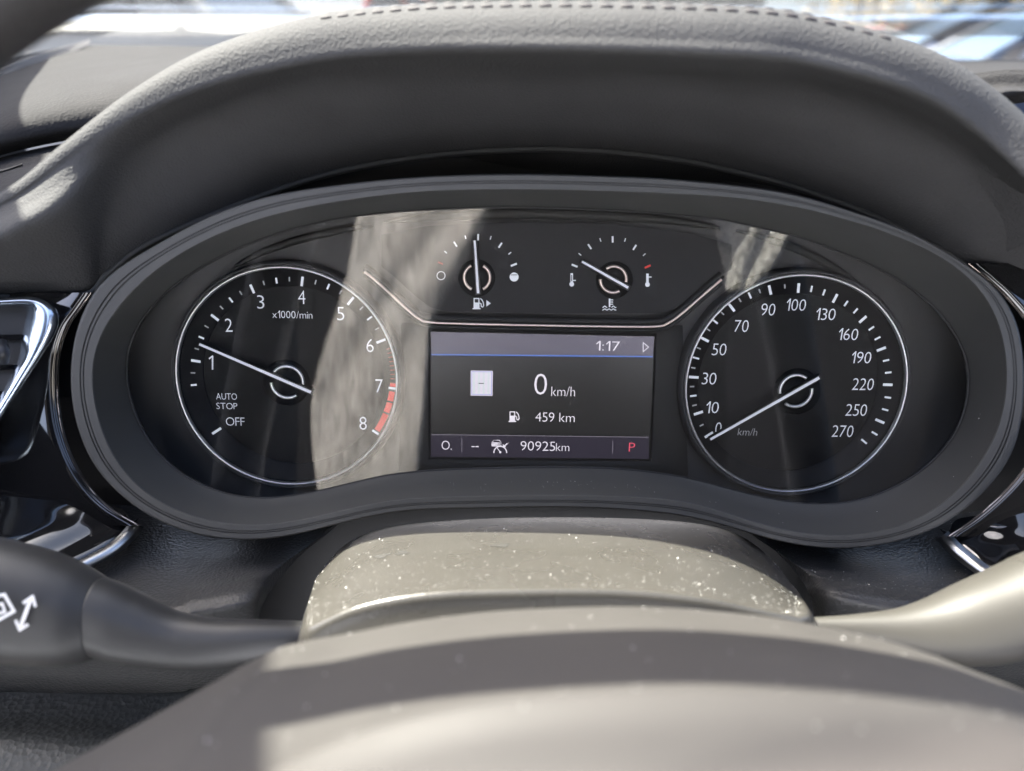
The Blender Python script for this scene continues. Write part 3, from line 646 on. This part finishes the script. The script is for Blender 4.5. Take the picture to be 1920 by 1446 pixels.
Sm = [((a[0] * .35 + b[0] * .65), (a[1] * .35 + b[1] * .65) - 3, a[2] * .35 + b[2] * .65) for a, b in zip(S1, S2)]
loft('shroud_cover', [[pm(*p) for p in r] for r in (SB, S0, S1, Sm, S2, S25, S3, S4)], shroud_m, colm, nu=110, nv=90)
# a thin seam lip down the left side
tube('shroud_seam', [pm(x, y, d) for x, y, d in [(614,1056,277),(594,1096,265),(577,1138,249),(567,1175,235)]], .4, mat('seam', (.05, .05, .055), .25), colm, seg=8, n=24)

G = GRIDS['shroud_cover']
for gi, gj, ru, rv in ((26, 34, 1.9, .6), (26, 37.6, 1.2, .55), (25.6, 48.5, 1.1, .5)):
    vs = []; n = 18
    for k in range(n):
        a = 2 * pi * k / n; r = 1 + .3 * sin(3 * a + gj) + .15 * sin(7 * a)
        i, j = gi + rv * r * sin(a) * 1.6, gj + ru * r * cos(a) * .8; i0, j0 = int(i), int(j)
        p = G[i0][j0].lerp(G[i0][j0 + 1], j - j0).lerp(G[i0 + 1][j0].lerp(G[i0 + 1][j0 + 1], j - j0), i - i0); vs.append(cp(*(p + Vector((0, .12, -.05)))))
    mk('smudge', vs, [tuple(range(n))], mat('smudge', (.040, .038, .034), .6), colm, smooth=False)
def stalk(name, label, stations, m, seam_at, loc):
    t = thing(name, label, 'stalk', loc, 'stalks on the steering column')
    def sec(x, y0, y1, d, k=1.0, n=40):
        c = pm(x, (y0 + y1) / 2, d); hh = (y1 - y0) / 2 / F * d * k
        return [c + Vector((0, hh * (abs(cos(a)) ** .85) * (1 if cos(a) > 0 else -1), -hh * .86 * sin(a))) for a in [2 * pi * i / n for i in range(n)]]
    for nm, sta in stations:
        R = [sec(*s) for s in sta]; n = len(R[0]); nv = 10 * len(R)
        G = [[None] * n for _ in range(nv)]
        for j in range(n):
            for k, p in enumerate(resample([r[j] for r in R], nv)): G[k][j] = p
        def scaled(row, k, dx):
            c = sum(row, Vector((0, 0, 0))) / n; return [c + (p - c) * k + Vector((dx, 0, 0)) for p in row]
        sg = 1 if sta[-1][0] > sta[0][0] else -1
        G = [scaled(G[0], .3, 1.2 * -sg), scaled(G[0], .93, .9 * -sg)] + G + [scaled(G[-1], .94, .6 * sg), scaled(G[-1], .3, .7 * sg)]
        loft(nm, G, m, t, closed=True, linear_v=True, flip=sg > 0)
    return t
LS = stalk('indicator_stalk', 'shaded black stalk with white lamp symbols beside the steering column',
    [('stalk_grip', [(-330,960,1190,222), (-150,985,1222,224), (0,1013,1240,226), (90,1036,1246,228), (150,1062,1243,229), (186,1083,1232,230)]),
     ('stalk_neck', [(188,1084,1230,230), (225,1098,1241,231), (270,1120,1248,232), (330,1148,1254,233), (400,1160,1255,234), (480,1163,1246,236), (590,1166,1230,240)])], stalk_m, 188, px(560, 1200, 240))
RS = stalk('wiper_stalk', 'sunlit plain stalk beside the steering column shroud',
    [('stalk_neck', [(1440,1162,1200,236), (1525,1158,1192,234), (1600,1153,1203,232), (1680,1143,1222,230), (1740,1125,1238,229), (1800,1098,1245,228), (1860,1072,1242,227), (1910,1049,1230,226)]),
     ('stalk_grip', [(1914,1046,1229,226), (1990,1016,1224,225), (2080,985,1215,224), (2250,950,1190,222)])], mat('stalk_lit_plastic', (.045, .042, .036), .5, spec=.4, grain=2500, gstr=.12, gdist=.0001, mott=.06), 1912, px(1500, 1180, 236))  # paler copy of the stalk plastic, sunlight put into the colour
def on_stalk(x, y):                    # depth of the grip's near side at that pixel
    y0 = 1013 + (1036 - 1013) * x / 90; y1 = 1240 + 6 * x / 90; c = (y0 + y1) / 2; hh = (y1 - y0) / 2
    return 226 + 2 * x / 90 - hh / F * 226 * .86 * sqrt(max(0, 1 - ((y - c) / hh) ** 2)) - .9
def decal(pts, wd, nm, closed=False):
    P = pts + ([pts[0]] if closed else []); vs, fs = [], []
    for (x0, y0), (x1, y1) in zip(P, P[1:]):
        q = hypot(x1 - x0, y1 - y0); nx, ny = -(y1 - y0) / q * wd / 2, (x1 - x0) / q * wd / 2; n = 6; ex, ey = (x1 - x0) / q * wd * .4, (y1 - y0) / q * wd * .4
        b = len(vs)
        for i in range(n + 1):
            f = i / n; x = x0 - ex + (x1 - x0 + 2 * ex) * f; y = y0 - ey + (y1 - y0 + 2 * ey) * f; d = min(on_stalk(x, y), 226)
            vs += [px(x + nx, y + ny, d), px(x - nx, y - ny, d)]
        fs += [(b + 2 * i, b + 2 * i + 1, b + 2 * i + 3, b + 2 * i + 2) for i in range(n)]
    return mk(nm, vs, fs, icon_m, LS, smooth=False)
decal([(57, 1125), (39, 1174)], 7, 'arrow_symbol'); decal([(45, 1130), (61, 1119), (66, 1136)], 5.5, 'arrow_symbol'); decal([(30, 1165), (37, 1181), (51, 1172)], 5.5, 'arrow_symbol')
decal([(-36, 1124), (8, 1115), (26, 1146), (-2, 1162), (-36, 1168)], 6.0, 'lamp_symbol'); decal([(-14, 1137), (4, 1132), (9, 1147), (-10, 1153)], 5.0, 'lamp_symbol')

wh = thing('steering_wheel', 'steering wheel with sunlit hub cover and dark rim, close and blurred', 'steering wheel', px(1000, 1700, 110))
FAR = [(-150,1590,160),(100,1446,167),(330,1320,172),(500,1226,177),(570,1203,180),(660,1187,183),(780,1164,184),(960,1144,185),(1200,1138,185),(1400,1152,185),(1560,1178,184),(1700,1213,180),(1800,1250,177),(1920,1297,172),(2100,1380,165)]
fr = [pm(*p) for p in FAR]
rows = [[p + Vector((0, -25, 10)) for p in fr], [p + Vector((0, -5, 6)) for p in fr], fr, [p + Vector((0, 1.0, -14)) for p in fr], [p + Vector((0, 1.2, -34)) for p in fr], [p + Vector((0, .4, -60)) for p in fr], [p + Vector((0, -3, -82)) for p in fr], [p + Vector((0, -30, -88)) for p in fr]]
loft('hub_body', rows, wheel_m, wh, nu=120, nv=60)
AIR = [(250,1640,84),(430,1500,83),(530,1438,82),(640,1385,81),(800,1337,80),(1000,1304,79.5),(1250,1290,79),(1500,1297,79),(1700,1316,79.5),(1920,1350,80),(2150,1420,82),(2350,1540,84)]
ar = [pm(x, y, d + 32) for x, y, d in AIR]
rows = [[p + Vector((0, -30, 14)) for p in ar], [p + Vector((0, -6, 9)) for p in ar], [p + Vector((0, -1, 3)) for p in ar], ar, [p + Vector((0, -1.0, -2.2)) for p in ar], [p + Vector((0, -3.2, -4.6)) for p in ar], [p + Vector((0, -8, -8)) for p in ar], [p + Vector((0, -18, -16)) for p in ar], [p + Vector((0, -60, -28)) for p in ar]]
loft('hub_cover', rows, wheel_m, wh, nu=80, nv=60)
wc = pm(1100, 1797, 111); ring_pts = []
for i in range(96):
    a = 2 * pi * i / 96; ring_pts.append(wc + Vector((184 * cos(a), 184 * sin(a), 6 * sin(a) - 10 * cos(a))))
rm = tube('rim', ring_pts, 14.5, leather, wh, seg=24, closed=True)

# ================================================================== CAR INTERIOR ROUND THE CAMERA
# windscreen pane
def wv(x, y, z): return EYE + Vector((x, y, z))
ws = []
for i in range(13):
    for j in range(9):
        x = -.68 + 1.36 * i / 12; f = j / 8
        ws.append(wv(x, .86 - .66 * f - .16 * (x / .68) ** 2, -.03 + .47 * f - .05 * f * f))
o = mk('windscreen', ws, [(i * 9 + j, (i + 1) * 9 + j, (i + 1) * 9 + j + 1, i * 9 + j + 1) for i in range(12) for j in range(8)], glass_m)
md = o.modifiers.new('thickness', 'SOLIDIFY'); md.thickness = .005
tag(o, 'clear windscreen pane beyond the dashboard', 'windscreen')
# windscreen pillar (throws the shade over the left end of the dash)
trimd = mat('pillar_trim', (.05, .05, .052), .6, grain=700, gstr=.3)
n_pl = Vector((-8920, -6118, -2976)); sc_v = Vector(SUN_CAM); n_pl = (n_pl - sc_v * n_pl.dot(sc_v) / sc_v.dot(sc_v)).normalized()
base_p = pm(560, 1195, 220); t_dir = n_pl.cross(sc_v).normalized()
e0 = base_p + sc_v.normalized() * 520
if t_dir.z < 0: t_dir = -t_dir
pil = []
for t in (-150, 60, 620):
    c = e0 + t_dir * t - n_pl * .12 * max(0, t - 60)
    for a, b in ((0, 0), (0, 40), (150, 60), (170, 0), (120, -20)):
        pil.append(cp(*(c + n_pl * a + sc_v.normalized() * b)))
o = mk('windscreen_pillar', pil, [(0, 1, 2, 3, 4), (14, 13, 12, 11, 10)] + [(q + i, q + i + 5, q + (i + 1) % 5 + 5, q + (i + 1) % 5) for q in (0, 5) for i in range(5)], trimd, smooth=False)
tag(o, 'dark windscreen pillar trim', 'pillar', kind='structure')

# seat behind the camera mirrored in the lens; unseen pale cloth added for glare and bounce
seat_m = mat('seat_fabric', (.007, .007, .008), .9, spec=.2, grain=600, gstr=.4)
seat = thing('driver_seat', 'dark fabric front seat facing the dashboard', 'seat', EYE + Vector((0, -.45, -.6)))
def ladder(name, X, secs, m, parent):
    rows = []
    for x, k in X:
        rows.append([Vector((x, -.40 - (y if y > 0 else y) * k, z * k + .0)) + EYE for y, z in secs])
    return loft(name, rows, m, parent, closed=True, linear_v=True, mm=False)
secs = [(0, -.55), (.02, -.2), (.05, .1), (.09, .28), (.16, .30), (.20, .27), (.19, 0), (.15, -.55)]
ladder('backrest', [(-.30, .86), (-.28, .95), (-.18, 1.0), (0, 1.0), (.18, 1.0), (.28, .95), (.30, .86)], secs, seat_m, seat)
ladder('headrest', [(-.13, .9), (-.11, 1.0), (.11, 1.0), (.13, .9)], [(.10, .33), (.09, .42), (.11, .52), (.18, .53), (.21, .45), (.19, .34)], seat_m, seat)
bench = thing('rear_bench', 'dark fabric rear bench seat', 'seat', EYE + Vector((0, -1.2, -.6)))
vs = [EYE + Vector((x, y, z)) for x, y, z in [(-.75, -1.15, -.6), (.75, -1.15, -.6), (.75, -1.28, .40), (-.75, -1.28, .40), (-.75, -1.3, -.6), (.75, -1.3, -.6), (.75, -1.42, .30), (-.75, -1.42, .30)]]
mk('backrest', vs, [(0, 1, 2, 3), (4, 7, 6, 5), (0, 4, 5, 1), (1, 5, 6, 2), (2, 6, 7, 3), (3, 7, 4, 0)], seat_m, bench, smooth=False)

for s, nm in ((-1, 'left'), (1, 'right')):
    x0 = .50 * s
    P = [(-.10, -.75), (-.10, -.02), (-.16, .06), (-.75, .10), (-1.3, .10), (-1.3, .34), (-.70, .36), (-.62, .10), (-.5, -.0)]
    vs = [EYE + Vector((x0, y, z)) for y, z in ((.85, -.75), (.80, -.07), (-.10, -.05), (-.16, .40), (-1.35, .40), (-1.35, -.75))]
    vs += [v + Vector((.06 * s, 0, 0)) for v in vs]; k = 6
    o = mk('cabin_side', vs, [tuple(range(k)), tuple(range(2 * k - 1, k - 1, -1))] + [(i, i + k, (i + 1) % k + k, (i + 1) % k) for i in range(k)], seat_m, smooth=False)
    tag(o, 'dark door and pillar trim beside the front seat', 'trim', kind='structure')
def reflect(x, y, Zt, k=2.0):          # where the view ray through a photo pixel goes after the lens: onto a reclining cloth
    p = lensm(x, y, -.4); ln = lens_n(p); r = p.normalized(); r = r - ln * (2 * r.dot(ln)); t = (Zt - p.z - k * (p.y + 45)) / (r.z + k * r.y)
    return p + r * t
cloth = bpy.data.materials.new('glare_weave'); cloth.use_nodes = True
t = cloth.node_tree; b = t.nodes['Principled BSDF']; b.inputs['Roughness'].default_value = .9
tc = t.nodes.new('ShaderNodeTexCoord'); mp = t.nodes.new('ShaderNodeMapping'); mp.inputs['Scale'].default_value = (340, 640, 640)
n = t.nodes.new('ShaderNodeTexNoise'); n.inputs['Scale'].default_value = 1.2; n.inputs['Detail'].default_value = 5; n.inputs['Roughness'].default_value = .6
cr = t.nodes.new('ShaderNodeValToRGB'); cr.color_ramp.elements[0].color = (.16, .15, .13, 1); cr.color_ramp.elements[1].color = (.90, .87, .81, 1); cr.color_ramp.elements[0].position = .41; cr.color_ramp.elements[1].position = .59
t.links.new(tc.outputs['Object'], mp.inputs[0]); t.links.new(mp.outputs[0], n.inputs[0]); t.links.new(n.outputs[0], cr.inputs[0]); t.links.new(cr.outputs[0], b.inputs['Base Color'])
coat = thing('coat', 'unseen pale cloth added for the glare in the lens and as bounce fill', 'coat', EYE + Vector((-.1, -.3, -.2)))  # added cloth out of view, not draped on the seat
cu = [[Vector((x, y, z)) + EYE for x in (-.27, -.24, -.1, .1, .24, .27)] for y, z in ((-.42, -.62), (-.40, -.46), (-.2, -.47), (.0, -.45), (.12, -.46), (.15, -.50), (.14, -.64))]
loft('cushion', cu, seat_m, seat, nu=24, nv=30, mm=False)
sk = [[cp(x, y + 10 * sin(.012 * x + .02 * z) + 5 * sin(.04 * x), z) for x in range(-330, 331, 55)] for y, z in ((-110, -262), (-120, -245), (-165, -195), (-220, -130), (-280, -50), (-320, 40), (-340, 90))]
loft('bounce_cloth', sk, mat('bounce_fabric', (.74, .78, .86), .9), coat, nu=60, nv=50, mm=False, thick=4)  # unseen pale sheet added to bounce sun up under the hood
def glare_panel(left, right, Zt=-250, kk=2.0, nm='glare_front', fold=5):
    rows = []
    for (x0, y0), (x1, y1) in zip(left, right):
        rows.append([reflect(x0 + (x1 - x0) * k / 6, y0 + (y1 - y0) * k / 6, Zt, kk) + Vector((0, 0, fold * sin(k * 1.9 + y0 * .02))) for k in range(7)])
    o = loft(nm, rows, cloth, coat, nu=30, nv=50, thick=3)
    return o
glare_panel([(676, 340), (670, 420), (655, 520), (636, 600), (600, 700), (583, 790), (590, 890), (600, 960)], [(948, 340), (903, 420), (856, 510), (812, 600), (800, 700), (795, 790), (785, 870), (775, 960)], 0, 1.2, 'glare_cloth', 1.5)  # unseen cloth for the driver's sunlit clothing, outlined to fit the lens glare
glare_panel([(1318, 330), (1338, 420), (1352, 480), (1372, 550)], [(1560, 340), (1490, 425), (1455, 490), (1405, 556)], 205, 1.0, 'glare_cloth', 3)  # added cloth standing in for the sunlit rim mirrored in the lens

# ================================================================== PARKED CARS AND TREES OUTSIDE
paints = {'white': (.22, .22, .215), 'blue': (.012, .02, .04), 'red': (.25, .012, .012), 'silver': (.012, .016, .022), 'dark': (.03, .04, .05), 'grey': (.05, .06, .07)}
glass_c = mat('car_glass', (.008, .011, .013), .15, spec=.12); glass_w = mat('car_windscreen', (.05, .075, .095), .1, spec=.5)
tyre = mat('tyre', (.02, .02, .02), .8); rimm = mat('wheel_rim', (.5, .5, .52), .3, metal=1); lampm = mat('lamp_glass', (.7, .72, .75), .1); tail = mat('tail_lamp', (.5, .02, .02), .2)
def car(loc, rz, colour, label, H=1.45, hood_h=.95, group='cars parked beyond the windscreen'):
    root = thing('parked_car', label, 'car', Vector(loc), group)
    pm_ = mat('paint_' + colour, paints[colour], .35, spec=.3)
    M = Matrix.Rotation(rz, 3, 'Z')
    def T(p): return Vector(loc) + M @ Vector(p)
    prof = [(-2.2, .35), (-2.25, .65), (-2.1, hood_h - .05), (-1.2, hood_h + .02), (-.9, hood_h + .05), (1.6, hood_h + .05), (2.05, hood_h), (2.2, .7), (2.15, .35)]
    ys = [(-.88, .92), (-.80, 1.0), (0, 1.03), (.80, 1.0), (.88, .92)]
    rows = [[T((x * (1 if abs(y) < .8 else .97), y, .35 + (z - .35) * k)) for x, z in prof] for y, k in ys]
    vs = [p for r in rows for p in r]; n = len(prof); fs = [(i * n + j, i * n + j + 1, (i + 1) * n + j + 1, (i + 1) * n + j) for i in range(4) for j in range(n - 1)]
    fs += [tuple(range(n))[::-1], tuple(4 * n + j for j in range(n))]
    body = mk('body', vs, fs, pm_, root, auto=40)
    bl = hood_h + .04
    cb = [(-.95, bl), (-.15, H), (1.05, H - .02), (1.75, bl)]
    rf = [T((x, s * yy, z)) for x, z, yy in ((-.15, H - .03, .56), (.4, H + .03, .58), (1.05, H - .05, .56)) for s in (-1, 1)]
    mk('roof', rf + [p + Vector((0, 0, -.05)) for p in rf], [(0, 1, 3, 2), (2, 3, 5, 4), (6, 8, 9, 7), (8, 10, 11, 9), (0, 2, 8, 6), (2, 4, 10, 8), (1, 7, 9, 3), (3, 9, 11, 5), (0, 6, 7, 1), (4, 5, 11, 10)], pm_, root)
    q = .70
    def pane(nm, pts): mk(nm, [T(p) for p in pts], [tuple(range(len(pts)))], glass_w if nm == 'windscreen' else glass_c, root, smooth=False)
    pane('windscreen', [(-.95, -q, bl), (-.95, q, bl), (-.17, .55, H - .02), (-.17, -.55, H - .02)])
    pane('rear_window', [(1.75, q, bl), (1.75, -q, bl), (1.07, -.55, H - .05), (1.07, .55, H - .05)])
    for s in (-1, 1):
        pane('side_window', [(-.9, s * .76, bl), (.35, s * .78, bl), (.35, s * .59, H - .03), (-.16, s * .57, H - .03)])
        pane('side_window', [(.42, s * .78, bl), (1.68, s * .74, bl), (1.06, s * .57, H - .06), (.42, s * .59, H - .03)])
        for a, b in (((-.95, s * .74, bl), (-.16, s * .565, H)), ((.385, s * .79, bl), (.385, s * .60, H)), ((1.74, s * .73, bl), (1.06, s * .565, H - .03))):
            tube('pillar', [T(a), T(b)], .04, pm_, root, seg=6, mm=False)
        tube('mirror', [T((-.75, s * .86, bl + .02)), T((-.72, s * .98, bl + .07)), T((-.72, s * 1.04, bl + .06))], lambda t: .04 + .06 * t, pm_, root, seg=8, mm=False)
        for xx in (-1.35, 1.35):
            wl = tube('wheel', [T((xx, s * .70, .32)), T((xx, s * .91, .32))], .32, tyre, root, seg=20, mm=False); tube('wheel_rim', [T((xx, s * .90, .32)), T((xx, s * .925, .32))], .21, rimm, root, seg=16, mm=False)
        tube('headlight', [T((-2.2, s * .60, .72)), T((-2.08, s * .78, .76))], .09, lampm, root, seg=10, mm=False)
        tube('tail_light', [T((2.2, s * .62, .82)), T((2.1, s * .8, .84))], .08, tail, root, seg=10, mm=False)
    return root
def gpx(x, fwd):                        # ground position seen in photo column x at a distance ahead
    y = 95; d = pm(x, y, 1); v = RIGHT * d.x + UP * d.y + FWD * d.z; v = v * (fwd / v.y); return (v.x, fwd, 0)
car(gpx(1850, 8.6), radians(-6), 'silver', 'blue-grey car with a pale windscreen behind the hood\'s stitched lip', 1.50, 1.06)
car(gpx(2015, 6.6), radians(-8), 'blue', 'dark blue car beside the blue-grey car', 1.44, .93)
car(gpx(1660, 13.5), radians(-15), 'red', 'red car in the row behind the blue-grey car', 1.42, .93)
car(gpx(1900, 14.5), radians(-15), 'white', 'white car in the row behind the blue car', 1.5, .95)
car(gpx(300, 6.4), radians(168), 'white', 'tall white car parked ahead of the left dash pad', 1.85, 1.20)
car(gpx(640, 9.5), radians(70), 'red', 'red car beyond the tall white car', 1.70, 1.05)
car(gpx(150, 11), radians(60), 'grey', 'grey car behind the tall white car', 1.75, 1.1)
wallm = mat('pale_wall', (.20, .20, .17), .8, mott=.1); roofm = mat('roof_sheet', (.2, .2, .2), .6)
bld = thing('building', 'pale long building far behind the parked cars', 'building', (2, 38, 0))
mk('wall', [(-26, 38, 0), (11.5, 38, 0), (11.5, 46, 0), (-26, 46, 0), (-26, 38, 4.5), (11.5, 38, 4.5), (11.5, 46, 4.5), (-26, 46, 4.5)], [(0, 1, 5, 4), (1, 2, 6, 5), (2, 3, 7, 6), (3, 0, 4, 7)], wallm, bld, smooth=False)
mk('roof', [(-27, 37, 4.5), (12.5, 37, 4.5), (12.5, 47, 4.5), (-27, 47, 4.5), (-27, 42, 6), (12.5, 42, 6)], [(0, 1, 5, 4), (2, 3, 4, 5), (1, 2, 5), (3, 0, 4), (0, 3, 2, 1)], roofm, bld, smooth=False)
for k in range(8):
    x = -24 + 4.5 * k; mk('window', [(x, 37.97, 1.2), (x + 1.6, 37.97, 1.2), (x + 1.6, 37.97, 2.6), (x, 37.97, 2.6), (x, 38.03, 1.2), (x + 1.6, 38.03, 1.2), (x + 1.6, 38.03, 2.6), (x, 38.03, 2.6)], [(0, 1, 2, 3), (0, 4, 5, 1), (1, 5, 6, 2), (2, 6, 7, 3), (3, 7, 4, 0)], glass_c, bld, smooth=False)
bark = mat('bark', (.24, .19, .11), .9, grain=20, gstr=.6, gdist=.01, mott=.2); twig = mat('dry_leaf', (.30, .22, .09), .8, mott=.2)
def tree(x, y, h, k):
    t = thing('bare_tree', 'bare tree with dry leaves in the row behind the parked cars', 'tree', (x, y, 0), 'tree row behind the parked cars')
    tube('trunk', [Vector((x, y, 0)), Vector((x + random.uniform(-.1, .1), y, h * .5)), Vector((x + random.uniform(-.3, .3), y, h))], .16, bark, t, seg=7, mm=False, r2=.04)
    vs, fs = [], []
    for q in range(520):
        c = Vector((x + random.gauss(0, .9), y + random.gauss(0, .7), random.uniform(.4, h))); a = Vector((random.uniform(-1, 1), random.uniform(-1, 1), random.uniform(-1, 1))).normalized() * random.uniform(.08, .22); b_ = a.orthogonal().normalized() * .09
        n0 = len(vs); vs += [c - a, c + b_, c + a, c - b_]; fs.append((n0, n0 + 1, n0 + 2, n0 + 3))
    mk('crown', vs, fs, twig, t, smooth=False)
for k in range(15): tree(10.9 + 1.5 * k + random.uniform(-.4, .4), 27 + random.uniform(-2, 3), random.uniform(4.5, 7), k)

# ================================================================== DUST on the sunlit plastic
def dust(name, grids, count, size, label):
    vs, fs = [], []
    dm = mat('dust_speck', (.9, .88, .84), .3)
    tot = sum(c for _, c, _ in grids)
    for gname, cnt, (r0, r1) in grids:
        G = GRIDS[gname]; nv, nu = len(G), len(G[0])
        for _ in range(cnt):
            i = random.uniform(r0, r1) * (nv - 2); j = random.uniform(.14, .86) * (nu - 2); a, b_ = int(i), int(j); f, g_ = i - a, j - b_
            p = G[a][b_].lerp(G[a][b_ + 1], g_).lerp(G[a + 1][b_].lerp(G[a + 1][b_ + 1], g_), f)
            e1 = (G[a][b_ + 1] - G[a][b_]).normalized(); e2_ = (G[a + 1][b_] - G[a][b_]); nn = e1.cross(e2_).normalized()
            if nn.dot(Vector((0, .6, -.8))) < 0: nn = -nn
            s = size * random.uniform(.4, 1.0) * (2.2 if random.random() < .08 else 1) * (1.3 if gname.startswith('hub') else 1)
            th = random.uniform(0, 2 * pi); u = (e1 * cos(th) + nn.cross(e1) * sin(th)); v = nn.cross(u)
            c = p + nn * s * .25; n0 = len(vs)
            vs += [cp(*(c + u * s)), cp(*(c + v * s * .6)), cp(*(c - u * s)), cp(*(c - v * s * .6)), cp(*(c + nn * s * .7))]
            fs += [(n0, n0 + 1, n0 + 4), (n0 + 1, n0 + 2, n0 + 4), (n0 + 2, n0 + 3, n0 + 4), (n0 + 3, n0, n0 + 4)]
    o = mk(name, vs, fs, dm, smooth=False); tag(o, label, 'dust', kind='stuff')
dust('dust', [('shroud_cover', 950, (.10, .62)), ('hub_body', 90, (.25, .85)), ('hub_cover', 14, (.3, .7)), ('lower_panel', 200, (0, .5)), ('housing_wall', 120, (.2, .6))], 0, .16, 'pale dust specks scattered on the column shroud and trim')
